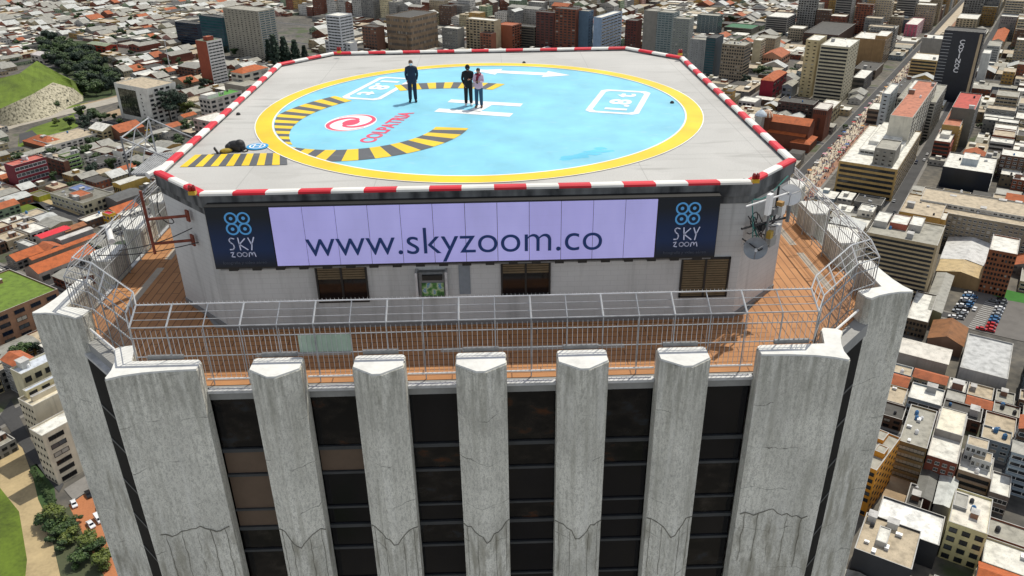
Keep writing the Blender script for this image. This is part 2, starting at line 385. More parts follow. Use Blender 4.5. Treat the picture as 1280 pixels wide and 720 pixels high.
def frame_mark(c, hw, hh, up, body):
    """painted box outline with its weight limit; text runs along dirv with letter tops towards up"""
    m = MB(); P = lambda x, y: c+E1*x+E2*y; wd = .26
    pts = [(-hw+.25, -hh), (hw-.25, -hh), (hw, -hh+.25), (hw, hh-.25), (hw-.25, hh), (-hw+.25, hh), (-hw, hh-.25), (-hw, -hh+.25)]
    for i in range(8):
        ax, ay = pts[i]; bx, by = pts[(i+1) % 8]; k = 1-wd/hw; k2 = 1-wd/hh
        m.face([(*P(ax, ay), .012), (*P(bx, by), .012), (*P(bx*k, by*k2), .012), (*P(ax*k, ay*k2), .012)])
    fr = m.build('weight_limit_box', [WHT], tower)
    me = text_mesh(body, 3.0, WHT, .035, 1.0, .001)
    o = link('weight_limit_numeral', me, fr, False)
    upv = E1*up; dr = Vector((upv.y, -upv.x)); base = c-upv*.52
    o.matrix_local = Matrix(((dr.x, upv.x, 0, base.x), (dr.y, upv.y, 0, base.y), (0, 0, 1, .013), (0, 0, 0, 1)))
frame_mark(Vector((6.30, -.28)), 1.17, 2.12, -1, '1.8 t')
frame_mark(Vector((-4.93, 3.22)), 1.0, 2.3, 1, '1.8 t')
me = text_mesh('COLPATRIA', 4.55, REDP, .028, .66, .001); o = link('red_lettering', me, tower, False)
dr = Vector((1.30, 4.42)).normalized(); upv = Vector((-dr.y, dr.x)); base = Vector((-3.52, -3.72)); tw = wloc(tower)
o.matrix_local = Matrix(((dr.x, upv.x, 0, base.x), (dr.y, upv.y, 0, base.y-tw.y), (0, 0, 1, .013-tw.z), (0, 0, 0, 1)))
m = MB(); lc = Vector((-5.42, -2.92)); disc(m, lc, 1.0, .012, 0, 48, rx=1.02, ry=1.32)
def lp(r, q): return lc+E1*(math.cos(q)*r*1.0)+E2*(math.sin(q)*r*1.3)
for k in range(2):
    n = 30
    for i in range(n):
        def sp(t):
            q = math.pi*k+R(60)+t*R(275); r = .26+.66*min(1, t*1.75)**.8; hw = .125*(1-.82*abs(2*t-.75)) if t > .1 else .1
            return lp(r-max(.02, hw), q), lp(min(.98, r+max(.02, hw)), q)
        a, b = sp(i/n), sp((i+1)/n); m.face([(*a[0], .016), (*a[1], .016), (*b[1], .016), (*b[0], .016)], 1)
disc(m, lc, .36, .017, 1, 32, rx=.95, ry=1.25); m.build('swirl_emblem', [WHT, REDP], tower)
def stripes(m, f0, f1, n, slant, sub=3):
    """alternating slanted stripes between the inner curve f0 and the outer curve f1"""
    cl = lambda t: max(0.0, min(1.0, t))
    for i in range(n):
        t0, t1 = i/n, (i+1)/n; mi = i % 2
        for q in range(sub):
            a, b = t0+(t1-t0)*q/sub, t0+(t1-t0)*(q+1)/sub
            m.face([(*f0(cl(a)), .016), (*f1(cl(a+slant)), .016), (*f1(cl(b+slant)), .016), (*f0(cl(b)), .016)], mi)
def arcf(cx, cy, r, a0, a1, clip=None):
    def f(t):
        q = R(a0+(a1-a0)*t); p = Vector((cx+r*math.cos(q), cy+r*math.sin(q)))
        if clip and (p-RC).length > clip: p = RC+(p-RC)*clip/(p-RC).length
        return p
    return f
m = MB(); stripes(m, arcf(-5.35, -3.1, 3.62, 236, 348, 9.2), arcf(-5.35, -3.1, 5.0, 228, 348, 9.2), 17, .03); m.build('striped_arc', [YEL, DGREY], tower)
m = MB(); stripes(m, arcf(-1.8, -3.5, 5.95, 204, 134, 8.85), arcf(-1.8, -3.5, 7.3, 206, 134, 8.85), 19, .02); m.build('striped_arc', [YEL, DGREY], tower)
m = MB(); stripes(m, arcf(-1.8, -3.5, 6.35, 109, 68), arcf(-1.8, -3.5, 7.62, 109, 66), 13, -.02); m.build('striped_arc', [YEL, DGREY], tower)
m = MB(); stripes(m, lambda t: Vector((-10.75+3.85*t, -8.36)), lambda t: Vector((-10.65+3.4*t, -6.95)), 14, .0); m.build('striped_band', [YEL, DGREY], tower)
rp = random.Random(3)
m = MB(); a, b = at(709, 200, 0), at(757, 186, 0)
for i in range(26):
    t = rp.random(); p = a.lerp(b, t)+Vector((rp.uniform(-.3, .3), rp.uniform(-.13, .13), 0)); r = rp.uniform(.07, .2)
    m.face([(p.x+r*1.7*math.cos(q)*rp.uniform(.6, 1.2), p.y+r*math.sin(q)*rp.uniform(.6, 1.2), .0045+.0002*i) for q in [k*.7 for k in range(9)]])
m.build('fresh_paint_patch', [m_paint('deeper blue paint', (.10, .52, .74), .3, (.2, .6, .8))], tower)
# ---- terrace
FRONT_Y = -15.05
TO = [(-10.7, -15.05), (10.7, -15.05), (14.48, -11.27), (14.48, 10.1), (10.7, 13.9), (-10.7, 13.9), (-14.48, 10.1), (-14.48, -11.27)]
m = MB(); m.prism(TO, -5.5, -5.02, 0, 0); m.build('terrace_slab', [plain('slab concrete', (.3, .3, .29))], tower)
IN = 12.6
m = MB(); z = -4.999
m.face([(-10.7, -14.98, z), (10.7, -14.98, z), (9.5, -11.3, z), (-9.5, -11.3, z)], 1)
for s in (-1, 1):
    m.face([(s*14.42, -11.25, z), (s*14.42, 10.1, z), (s*10.9, 10.1, z), (s*10.9, -9.2, z)][::s], 0)
    m.face([(s*10.7, -14.98, z), (s*11.12, -13.98, z), (s*13.28, -11.78, z), (s*14.42, -11.25, z), (s*10.9, -9.2, z), (s*9.5, -11.3, z)][::s], 0)
m.face([(-10.7, 13.8, z), (-14.4, 10.1, z), (-10.9, 10.1, z), (-8, 11.2, z), (8, 11.2, z), (10.9, 10.1, z), (14.4, 10.1, z), (10.7, 13.8, z)][::-1], 1)
m.build('terrace_floor', [PLY, PLX], tower)
FS = plain('worn grey strip', (.42, .36, .29))
for s in (-1, 1):
    for y0, y1 in ((-9.6, -6.2), (-5.4, -2.1), (-1.2, 2.2), (3, 6.3)):
        m = MB(); m.box(min(s*13.1, s*13.4), max(s*13.1, s*13.4), y0, y1, -5.0, -4.992); m.build('floor_strip', [FS], tower)
for x0, x1 in ((-7.6, -4.4), (-1.4, 4.8)):
    m = MB(); m.box(x0, x1, -13.35, -13.08, -5.0, -4.992); m.build('floor_strip', [FS], tower)
# gutter in each front bay
pcs = [-6.24, -3.12, 0, 3.12, 6.24]
bays = [(-8.60, -7.02), (-5.46, -3.90), (-2.34, -.78), (.78, 2.34), (3.90, 5.46), (7.02, 8.60)]
def Fr(x, y): return (x, y)
def sideT(k):
    """maps a front-face plan point onto side k (0 front, 1 left, 2 back, 3 right)"""
    if k == 0: return lambda x, y: (x, y)
    if k == 1: return lambda x, y: (y+.57, -x-.57)
    if k == 2: return lambda x, y: (-x, -1.14-y)
    return lambda x, y: (-(y+.57)-.28, x-.57)
for k in range(4):
    T = sideT(k)
    for a, b in bays:
        m = MB(); m.prism([T(a+.01, -15.26), T(b-.01, -15.26), T(b-.01, -15.0), T(a+.01, -15.0)], -5.13, -5.03); m.build('roof_gutter', [GALV], tower)
SIDE = ['front', 'left', 'back', 'right']
for k in range(4):
    T = sideT(k)
    for xc in pcs:
        P = [(xc-.70, -15.05), (xc+.70, -15.05), (xc+.78, -15.13), (xc+.78, -15.72), (xc+.14, -16.16), (xc-.14, -16.16), (xc-.78, -15.72), (xc-.78, -15.13)]
        m = MB(); Q = [T(*p) for p in P]; m.prism(Q, G, -4.03, 0); pl = m.build('pillar', [CONC], tower)
        m = MB(); m.prism(inset(Q, .03), -4.03, -3.97, 0); m.build('pillar_cap', [CAP], pl)
        if k == 0:      # patched hem of the old formwork with reinforcement ribs below it
            m = MB(); rq = random.Random(int(xc*10)+50)
            f = lambda u: ((xc-.78+.64*u/.41, -15.72-.44*u/.41) if u < .41 else (xc-.14+.28*(u-.41)/.18, -16.16) if u < .59 else (xc+.14+.64*(u-.59)/.41, -16.16+.44*(u-.59)/.41))
            zz = [-10.35-.42*math.exp(-((i/12-.5)/.2)**2)+rq.uniform(-.13, .13) for i in range(13)]
            m.tube([(f(i/12)[0], f(i/12)[1]-.012, zz[i]) for i in range(13)], .02, 5)
            for u in (.08, .3, .7, .92):
                x, y = f(u); zt = zz[round(u*12)]
                m.tube([(x+rq.uniform(-.02, .02), y-.008, zt-.25*j) for j in range(10)], .010, 4)
            m.build('crack_line', [plain('dirty crack', (.19, .18, .145))], pl)
PIER = [(-8.60, -15.62), (-8.60, -15.15), (-8.72, -15.05), (-10.75, -15.05), (-10.98, -14.20), (-11.07, -14.08), (-11.50, -14.18), (-11.64, -14.34), (-11.44, -14.70),
        (-11.30, -15.10), (-11.21, -15.55), (-11.22, -15.98), (-11.15, -16.05), (-10.75, -15.87), (-10.2, -15.74), (-9.5, -15.66)]
for k in range(4):
    T = sideT(k)
    for mir in (0, 1):
        P = [(p[0] if not mir else -p[0], p[1]) for p in PIER]; Q = [T(*p) for p in P]
        m = MB(); m.prism(Q, G, -4.03, 0); pl = m.build('corner_pier', [CONC], tower)
        m = MB(); m.prism(inset(Q, .02), -4.03, -3.97, 0); m.build('pier_cap', [CAP], pl)
        if k == 0:
            rq = random.Random(mir); m = MB(); s = -1 if mir == 0 else 1
            xs = [s*(8.7+2.2*i/14) for i in range(15)]
            fy = lambda x: -15.63-.05*((abs(x)-8.6)/1.6)-.30*max(0, (abs(x)-9.6)/1.5)**2-.02
            zz = [-10.32-.1*math.sin(i*.7)+rq.uniform(-.1, .1) for i in range(15)]
            m.tube([(x, fy(x), z_) for x, z_ in zip(xs, zz)], .02, 5)
            for i in (1, 4, 7, 10, 13): m.tube([(xs[i]+rq.uniform(-.03, .03), fy(xs[i])+.005, zz[i]-.25*j) for j in range(10)], .010, 4)
            m.build('crack_line', [plain('dirty crack', (.19, .18, .145))], pl)
# ---- glazing between the piers
MATTE = plain('matte black glazing', (.006, .006, .007), .55, .3, .5, spec=.1)
rg = random.Random(5)
def m_room(name, hot):
    n = NT(name); f = n.noise(1.1, 5, stretch=(1.4, 1, 2.2))
    m_ = n.out(n.ramp(f, [(.45, (.004, .004, .005)), (.6, (.014, .012, .011)), (.72, hot)]), .1, spec=.35); return m_
PANES = [GLASSB, GLASSB, m_room('dim room glass', (.035, .03, .026)), m_room('warm room glass', (.06, .022, .009)), m_room('cool room glass', (.02, .024, .03))]
levels = [(-5.15, -7.42), (-7.6, -8.48), (-8.62, -10.02), (-10.1, -10.82), (-11.0, -11.88), (-12.02, -13.42), (-13.5, -14.22), (-14.4, -15.28)]
for k in range(4):
    T = sideT(k)
    for bi, (a, b) in enumerate(bays):
        m = MB(); P = [T(a, -15.02), T(b, -15.02), T(b, -14.8), T(a, -14.8)]; m.prism(P, G, -15.4 if k in (0,) else -5.4, 0); m.build('curtain_wall', [GLASSB], tower)
        if k: continue
        m = MB(); m.box(a, b, -14.95, -14.8, -15.4, -5.5); m.build('dark_backing', [FRAMEB], tower)
        for li, (z1, z0) in enumerate(levels):
            br = (bi == 0 and 1 <= li <= 3) or (bi == 1 and li == 1)
            m = MB(); m.box(a+.01, b-.01, -15.03, -14.96, z0, z1-.0); m.build('window_pane', [BROWN if br else rg.choice(PANES)], tower)
        for zz, hh in ((-7.51, .07), (-8.55, .05), (-10.06, .04), (-10.91, .07), (-11.95, .05), (-13.46, .04), (-14.31, .07)):
            m = MB(); m.box(a, b, -15.1, -14.96, zz-hh, zz+hh); m.build('transom', [plain('bronze window transom', (.05, .055, .06), .35, .2, 2)], tower)
for k in range(4):       # glazed chamfers between two corner piers
    T = sideT(k); A_, B_ = Vector((-11.62, -14.36)), Vector((-13.79, -12.19)); nrm = Vector((-1, -1)).normalized()
    q = lambda v: T(v.x, v.y)
    ins = -nrm*.15
    m = MB(); m.prism([q(A_), q(B_), q(B_-nrm*.2), q(A_-nrm*.2)], G, -5.55, 0); m.build('chamfer_glazing', [MATTE], tower)
    m = MB(); m.prism([q(A_+nrm*.03), q(B_+nrm*.03), q(B_-nrm*.75), q(A_-nrm*.75)], -5.5, -5.38, 0); m.build('chamfer_ledge', [GALV], tower)
    for z_ in (-7.5, -9, -10.9, -12.6, -14.3, -16, -17.7, -19.4, -21): 
        m = MB(); m.prism([q(A_.lerp(B_, .03)+nrm*.02), q(B_.lerp(A_, .03)+nrm*.02), q(B_.lerp(A_, .03)-nrm*.02), q(A_.lerp(B_, .03)-nrm*.02)], z_-.05, z_+.05); m.build('transom', [plain('bronze window transom', (.05, .055, .06), .35, .2, 2)], tower)
    if k in (0, 3):
        m = MB(); m.tube([(*q(A_.lerp(B_, .02)-nrm*.35), -4.55), (*q(A_.lerp(B_, .98)-nrm*.35), -4.55)], .045, 6); m.build('guard_rail', [WSTEEL], tower)
# ---- windows of the machine room
YW = -11.6+.12
def mach_window(x0, x1, z1, z0, blind):
    m = MB(); yf = YW
    for a, b, c, d in ((x0, x1, z1-.06, z1), (x0, x1, z0, z0+.06), (x0, x0+.06, z0, z1), (x1-.06, x1, z0, z1), ((x0+x1)/2-.035, (x0+x1)/2+.035, z0, z1)): m.box(a, b, yf-.07, yf+.05, c, d)
    f = m.build('window', [FRAMEB], tower)
    m = MB(); m.box(x0+.06, x1-.06, yf-.02, yf+.03, z0+.06, z1-.06); m.build('pane', [GLASSB], f)
    zb = z1-.06-(z1-z0-.12)*blind
    m = MB(); z = z1-.08
    while z > zb: m.box(x0+.07, x1-.07, yf-.045, yf-.02, z-.075, z-.005); z -= .09
    m.build('blind', [plain('wooden blind slat', (.13, .095, .05), .6, .2, 3)], f)
mach_window(-5.66, -3.90, -2.56, -3.98, .32); mach_window(.69, 2.41, -2.58, -3.88, .3); mach_window(6.93, 8.63, -2.58, -4.12, 1)
m = MB(); m.box(-.76, -.37, YW-.04, YW+.02, -3.78, -2.5); m.build('service_door', [plain('blue grey door', (.22, .25, .28), .6)], tower)
# ================================================================== things on the tower
bb = thing('led_billboard', 'long lilac electronic billboard between two dark logo panels under the helipad edge', 'billboard', (-.45, -11.8, -2.4))
YB = -12.03
m = MB(); m.box(-8.80, 7.90, -12.0, -11.5, -2.36, -.15); m.build('cabinet', [FRAMEB], bb)
def m_led(c=(.42, .40, .78)):
    n = NT('lilac display surface')
    n.b.inputs['Emission Strength'].default_value = .30
    v = n.ramp(n.noise(1.2, 5, stretch=(1, 1, .4)), [(.3, sc3(c, .92)), (.7, sc3(c, 1.06))]); sx = n.n('ShaderNodeSeparateXYZ'); n.l(n.pos(), sx.inputs[0]); gr = n.math('LESS_THAN', n.math('FRACT', n.math('DIVIDE', sx.outputs[2], .345)), .03); v = n.mix(n.math('MULTIPLY', gr, .12), v, sc3(c, .5)); n.l(v, n.b.inputs['Emission Color'])
    return n.out(v, .45)
LED = m_led(); LEDS = [LED, m_led((.405, .385, .755)), m_led((.43, .415, .785)), m_led((.41, .395, .785))]; NAVYT = plain('navy lettering', (.003, .035, .17), .5, .08)
xs = [-6.74+12.59*i/12 for i in range(13)]
for i in range(12):
    m = MB(); m.box(xs[i]+.008, xs[i+1]-.008, YB, -11.98, -2.28, -.21); m.build('screen_panel', [LEDS[(i*7+i*i) % 4]], bb)
def up_text(body, width, mat, cx, zb, y, parent, bold=0, height=None, slant=0):
    me = text_mesh(body, width, mat, bold, height, .004); o = link('lettering', me, parent, False)
    wl = wloc(parent); o.matrix_local = Matrix(((1, 0, 0, cx-wl.x), (0, 0, -1, y-wl.y), (0, 1, 0, zb-wl.z), (0, 0, 0, 1))); return o
up_text('www.skyzoom.co', 9.78, NAVYT, -.82, -1.95, YB-.012, bb, -.006)
def m_panel():
    n = NT('deep blue printed panel'); s = n.n('ShaderNodeSeparateXYZ'); n.l(n.pos(), s.inputs[0])
    t = n.math('DIVIDE', n.math('ADD', s.outputs[2], 2.3), 2.1)
    return n.out(n.ramp(t, [(.0, (.006, .010, .018)), (.3, (.003, .022, .085)), (.55, (.003, .018, .065)), (.85, (.007, .012, .02))]), .35)
PANEL = m_panel(); CYT = plain('light blue print', (.10, .40, .80), .5, .06); LILAC = plain('pale lilac print', (.62, .66, .86), .5, .05); DIMT = plain('dim grey print', (.06, .075, .11), .5, .05)
def ribbon(m, pts, wd, y):
    for a, b in zip(pts, pts[1:]):
        a, b = Vector(a), Vector(b); t = (b-a).normalized(); n = Vector((-t.y, t.x))*wd/2; a2 = a-t*wd*.3; b2 = b+t*wd*.3
        m.face([((a2-n).x, y, (a2-n).y), ((b2-n).x, y, (b2-n).y), ((b2+n).x, y, (b2+n).y), ((a2+n).x, y, (a2+n).y)])
def logo_panel(x0, x1):
    cx = (x0+x1)/2-.02; sg = 1
    m = MB(); m.box(x0, x1, YB+.005, -11.98, -2.3, -.19); p = m.build('logo_panel', [PANEL], bb); y = YB-.008
    for dx in (-.2, .2):
        for dz in (-.545, -.915):
            m = MB(); n = 28
            for r0, r1 in ((.155, .215), (0, .06)):
                for i in range(n):
                    q0, q1 = 2*math.pi*i/n, 2*math.pi*(i+1)/n
                    f = lambda r, q: (cx+dx+r*math.cos(q), y-(.001 if dz < -.7 else 0)-(.0005 if dx > 0 else 0), dz+r*math.sin(q))
                    m.face([f(r0, q0), f(r1, q0), f(r1, q1), f(r0, q1)] if r0 else [f(0, 0), f(r1, q0), f(r1, q1)])
            m.build('ring_emblem', [CYT], p)
    m = MB(); B = -1.66; T = -1.23; L = cx-.42
    S = [(.20, .40), (.10, .43), (.03, .37), (.06, .28), (.15, .2), (.17, .1), (.12, .02), (.02, .02)]
    K1 = [(.33, .43), (.36, 0)]; K2 = [(.55, .40), (.35, .2), (.60, .0)]; Y1 = [(.66, .42), (.74, .2)]; Y2 = [(.85, .44), (.76, .22), (.72, -.01)]
    for st in (S, K1, K2, Y1, Y2): ribbon(m, [(L+a, B+b) for a, b in st], .04, y)
    ZB = -1.91; L2 = cx-.42
    Z = [(.02, .15), (.12, .17), (.03, .01), (.14, .0)]
    O = lambda c: [(c+.075*math.cos(q), .08+.075*math.sin(q)) for q in [k*.63 for k in range(11)]]
    Mm = [(.60, .0), (.62, .14), (.69, .15), (.71, .03), (.73, .13), (.79, .15), (.82, .0)]
    for st in (Z, O(.29), O(.47), Mm): ribbon(m, [(L2+a, ZB+b) for a, b in st], .03, y)
    m.build('hand_lettering', [LILAC], p)
    up_text('fotografía y video aéreo', 1.45, DIMT, cx, -2.17, y, p)
logo_panel(-8.78, -6.77); logo_panel(5.88, 7.88)
m = MB()
for x in np.arange(-8.4, 7.8, .78): m.box(x, x+.3, -11.95, -11.55, -2.47, -2.37)
m.build('bracket', [FRAMEB], bb)
m = MB(); m.box(-8.75, 7.85, -11.75, -11.6, -2.53, -2.47); m.build('support_rail', [GALVD], bb)
# notice cabinet on the wall
nb = thing('notice_cabinet', 'small steel wall cabinet with a green picture and a dark top strip below the billboard', 'cabinet', (-1.68, -11.6, -3.8))
m = MB()
m.box(-2.12, -1.2, -11.68, -11.47, -3.78, -2.82); m.build('housing', [GALVD], nb)
for x in (-2.2, -1.18):
    m = MB(); m.box(x-.04, x+.04, -11.85, -11.5, -3.8, -2.76); m.build('side_post', [GALV], nb)
m = MB(); m.box(-2.0, -1.32, -11.78, -11.66, -3.08, -2.9); m.build('top_strip', [FRAMEB], nb)
def m_pict():
    n = NT('green and blue picture'); return n.out(n.ramp(n.noise(4.5, 6), [(.35, (.02, .1, .03)), (.47, (.10, .27, .07)), (.55, (.42, .5, .3)), (.63, (.03, .2, .42)), (.7, (.5, .55, .5))]), .3)
m = MB(); m.box(-2.04, -1.28, -11.71, -11.66, -3.72, -3.22); m.build('picture_panel', [m_pict()], nb)
# ---- fence round the terrace
fence = thing('security_fence', 'steel bar fence with inward leaning spiked top around the roof terrace', 'fence', (0, -14.95, -5))
FP = [(-14.34, 9.5), (-14.34, -11.20), (-13.35, -11.72), (-11.15, -13.92), (-10.66, -14.93), (10.46, -14.93), (11.0, -13.92), (13.0, -11.72), (14.0, -11.2), (14.0, 9.5)]
def offs(poly, d):
    out = []
    for i, p in enumerate(poly):
        p = Vector(p); e = []
        if i > 0: e.append((p-Vector(poly[i-1])).normalized())
        if i < len(poly)-1: e.append((Vector(poly[i+1])-p).normalized())
        ns = [Vector((-v.y, v.x)) for v in e]; b = sum(ns, Vector((0, 0))).normalized(); out.append(p+b*d/max(.4, b.dot(ns[0])))
    return out
FO = [offs(FP, d) for d in (0, .12, .235, .35)]
zc = [-2.88, -2.68, -2.48, -2.28]
ZT = -2.28
for i in range(len(FP)-1):
    a, b = Vector(FP[i]), Vector(FP[i+1]); L = (b-a).length; t = (b-a)/L
    chamfer = i in (2, 6); short = L < 1.5
    for z, r in (((-3.92, .018), (-3.25, .018), (-2.88, .022)) if not chamfer else ((-3.92, .03), (-3.25, .03), (-2.88, .026))):
        m = MB(); m.tube([(*a, z), (*b, z)], r, 6); m.build('rail', [GALVM], fence)
    for q in (1, 2, 3):
        m = MB(); m.tube([(*FO[q][i], zc[q]), (*FO[q][i+1], zc[q])], .024 if q == 3 else .013, 6); m.build('canopy_rail', [GALVM if q < 3 else GALV], fence)
    m = MB(); n = max(2, int(L/.155))
    for k in range(n+1):
        p = a+t*(L*k/n); m.tube([(*p, -4.72 if not chamfer else -5.0), (*p, -2.98)], .009, 4, cap=False)
    if i != 4: m.tube([(*a, -4.72), (*b, -4.72)], .022, 6)
    m.build('bar_panel', [GALV if i in (4,) else GALVD], fence)
    m = MB(); p0, p1 = FO[3][i], FO[3][i+1]; L2 = (p1-p0).length; n = max(2, int(L2/.125))
    for k in range(n+1):
        p = p0.lerp(p1, k/n); m.tube([(*p, ZT), (*p, ZT+.09)], [.011, .003], 4)
    m.build('spike_row', [WSTEEL], fence)
    ks = [0.0, 1.0] if short else [k/round(L/1.13) for k in range(round(L/1.13)+1)]
    for k_, u in enumerate(ks):
        if i > 0 and u == 0: continue
        p = a+t*L*u; q = FO[3][i].lerp(FO[3][i+1], u); th = .030 if k_ % 2 else .018
        m = MB(); m.tube([(*p, -5.0), (*p, -2.88)], .02, 6); po = m.build('post', [GALVM], fence)
        m = MB(); m.tube([(*p, -2.9), (*q, ZT)], th, 6); m.build('leaning_arm', [GALV if k_ % 2 == 0 else WSTEEL], po)
for a, b in bays:
    m = MB(); m.tube([(a, -15.0, -4.74), (b, -15.0, -4.74)], .03, 6); m.build('rail', [WSTEEL], fence)
for xc in pcs+[-9.75, 9.75]:
    m = MB(); m.box(xc-.55, xc+.55, -14.99, -14.9, -4.0, -3.86); m.build('foot_channel', [GALVD], fence)
m = MB(); m.box(-5.62, -4.02, -14.90, -14.87, -3.9, -3.28)
m.build('pale_green_panel', [plain('pale green sheet', (.36, .47, .38), .3, .1, 2)], fence)
# ---- aerials on the right chamfer
def dish(name, label, c, r, aim, mat, deep=.28):
    t = thing(name, label, 'satellite dish', c)
    Tm = Vector(aim).to_track_quat('Z', 'Y').to_matrix().to_4x4()
    pr = [(r*k/8, deep*r*(k/8)**2) for k in range(9)]; pr += [(r*1.03, deep*r+.01), (r*1.0, deep*r-.03)]+[(r*k/8, deep*r*(k/8)**2-.03) for k in range(7, -1, -1)]
    m = MB(); m.lathe(pr, 28, 0, Tm); m.build('reflector', [mat], t, False, True)
    m = MB(); f = Tm @ Vector((0, 0, r*.85))
    for q in (0.5, 2.6, 4.7): m.tube([Tm @ Vector((r*.97*math.cos(q), r*.97*math.sin(q), deep*r)), f], .012, 5)
    m.build('feed_strut', [GALVD], t, False)
    m = MB(); m.tube([f-(Tm.to_3x3() @ Vector((0, 0, .08))), f+(Tm.to_3x3() @ Vector((0, 0, .05)))], .05, 8); m.build('feed_horn', [GALV], t, False)
    return t
DW = plain('white dish paint', (.86, .86, .84), .45, .06, 4); DG = plain('grey dish paint', (.24, .265, .29), .4, .2, 4)
def chm(s, out, z): # point on the right chamfer: s = 0 at front corner, 1 at right corner, standing off by `out`
    p = Vector((9.0, -11.6)).lerp(Vector((11.15, -9.4)), s-.2)+Vector((1, -1)).normalized()*out
    return Vector((p.x, p.y, z))
d1 = dish('satellite_dish', 'pale satellite dish, upper one by the right corner of the helipad wall', chm(.84, .5, -.74), .36, (-.30, -.85, .42), DW)
d2 = dish('satellite_dish', 'dark grey satellite dish, lower one beside the billboard corner', chm(.14, .5, -1.98), .38, (-.25, -.95, .12), DG)
mast = thing('aerial_mast', 'rack of black pipes, boxes and panel aerials bolted to the chamfered wall', 'aerial', chm(.45, .1, -2.6))
def pc(name, fn, mat): 
    m = MB(); fn(m); return m.build(name, [mat], mast)
pc('pipe', lambda m: m.tube([chm(.02, .1, -1.3), chm(.75, .62, -1.45)], .04, 7), BLK)
pc('pipe', lambda m: m.tube([chm(.05, .1, -.55), chm(.8, .5, -.62)], .035, 7), GALV)
pc('pipe', lambda m: m.tube([chm(.4, .45, -2.35), chm(.4, .45, -.2)], .045, 7), GALVD)
pc('pipe', lambda m: m.tube([chm(.70, .25, -2.3), chm(.70, .25, -.35)], .04, 7), BLK)
pc('pipe', lambda m: m.tube([chm(.1, .05, -1.75), chm(.1, .7, -2.0), chm(.3, .72, -2.0)], .03, 7), BLK)
def bx(s, o, z, w_, d_, h_):
    c = chm(s, o, z); T = Matrix.Translation(c) @ Matrix.Rotation(R(45), 4, 'Z'); return lambda m: m.box(-w_, w_, -d_, d_, -h_, h_, 0, T)
pc('panel_aerial', bx(.24, .62, -.5, .11, .07, .36), DW)
pc('arm', lambda m: m.tube([chm(.84, .1, -.74), chm(.84, .46, -.74)], .04, 6), GALVD)
pc('arm', lambda m: m.tube([chm(.14, .08, -1.98), chm(.14, .46, -1.98)], .04, 6), GALVD)
pc('radio_box', bx(.85, .25, -1.3, .14, .1, .22), DW)
pc('radio_box', bx(.35, .3, -1.5, .12, .1, .1), BLK)
pc('cable_loop', lambda m: m.tube([chm(.22+.08*math.cos(q), .2, -1.1+.22*math.sin(q)) for q in [k*.4 for k in range(17)]], .02, 5), BLK)
pc('cable', lambda m: m.tube([chm(.2+.1*k, .12, -.42-.18*math.sin(k*.52)) for k in range(9)], .022, 5), plain('teal cable', (.03, .18, .16))); pc('panel_aerial', bx(.72, .7, -1.25, .05, .05, .3), GALVD)
pc('radio_box', bx(.52, .42, -1.05, .16, .1, .12), GALVD); pc('radio_box', bx(.66, .4, -1.85, .2, .12, .16), GALV)
pc('radio_box', bx(.62, .3, -2.25, .22, .14, .2), plain('grey box', (.3, .31, .3)))
pc('yellow_box', bx(.42, .55, -1.78, .1, .08, .13), plain('dull yellow box', (.42, .28, .05)))
pc('radio_box', bx(.58, .55, -.8, .1, .1, .07), plain('ochre box', (.35, .2, .06)))
rc = random.Random(8)
for j in range(16):
    a = chm(rc.uniform(.1, .7), rc.uniform(.05, .3), rc.uniform(-1.6, -.4)); b = chm(rc.uniform(.1, .9), rc.uniform(.1, .5), rc.uniform(-2.4, -1.2)); md = (a+b)/2+Vector((rc.uniform(-.2, .2), -.15, -.3))
    pc('cable', lambda m: m.tube([a.lerp(md, k/4).lerp(md.lerp(b, k/4), k/4) for k in range(5)], .018, 5), BLK if j % 3 else plain('teal cable', (.03, .18, .16)))
# rusty bracket on the left chamfer
br = thing('steel_bracket', 'rust red steel bracket with two arms on the left chamfered wall', 'bracket', (-11.0, -10.7, -2.4))
def chl(s, out, z):
    p = Vector((-9.0, -11.6)).lerp(Vector((-11.3, -9.3)), s)+Vector((-1, -1)).normalized()*out; return Vector((p.x, p.y, z))
for z in (-.92, -1.82):
    m = MB(); m.tube([chl(.37, .02, z), chl(.63, 1.05, z-.05)], .05, 6); m.build('arm', [RUST], br)
    m = MB(); c = chl(.37, .02, z); T = Matrix.Translation(c) @ Matrix.Rotation(R(-45), 4, 'Z'); m.box(-.1, .1, -.03, .03, -.2, .2, 0, T); m.build('wall_plate', [RUST], br)
m = MB(); m.tube([chl(.63, 1.05, -2.25), chl(.63, 1.05, .05)], .05, 6); m.build('upright', [RUST], br)
for j, (a, b) in enumerate((((.3, .05, -1.3), (.9, 1.9, -2.1)), ((.22, .05, -1.75), (1.2, 2.3, -2.45)), ((.95, .1, -.5), (.7, .2, -1.2)))):
    cb = thing('hanging_cable', ['thin dark cable running from wall to fence above the plank floor', 'lower dark cable stretched from wall to fence', 'loop of black cable hanging on the left wall'][j], 'cable', chl(*a))
    pa, pb = chl(*a), chl(*b); m = MB()
    m.tube([pa.lerp(pb, k/8)-Vector((0, 0, .35*math.sin(math.pi*k/8)*(2 if j == 2 else .4)))+(Vector((-.12, -.12, 0))*math.sin(math.pi*k/4) if j == 2 else Vector((0, 0, 0))) for k in range(9)], .018, 5); m.build('wire', [BLK], cb)
wl_ = thing('floodlight', 'white tubular floodlight on the left fence', 'floodlight', (-14.2, -8.1, -2.9))
m = MB(); m.tube([(-14.25, -7.6, -2.55), (-13.75, -8.55, -2.75)], .11, 12); m.build('tube', [WSTEEL], wl_); m = MB(); m.tube([(-14.34, -7.9, -2.9), (-14.1, -7.9, -2.6)], .03, 6); m.build('stem', [GALVD], wl_)
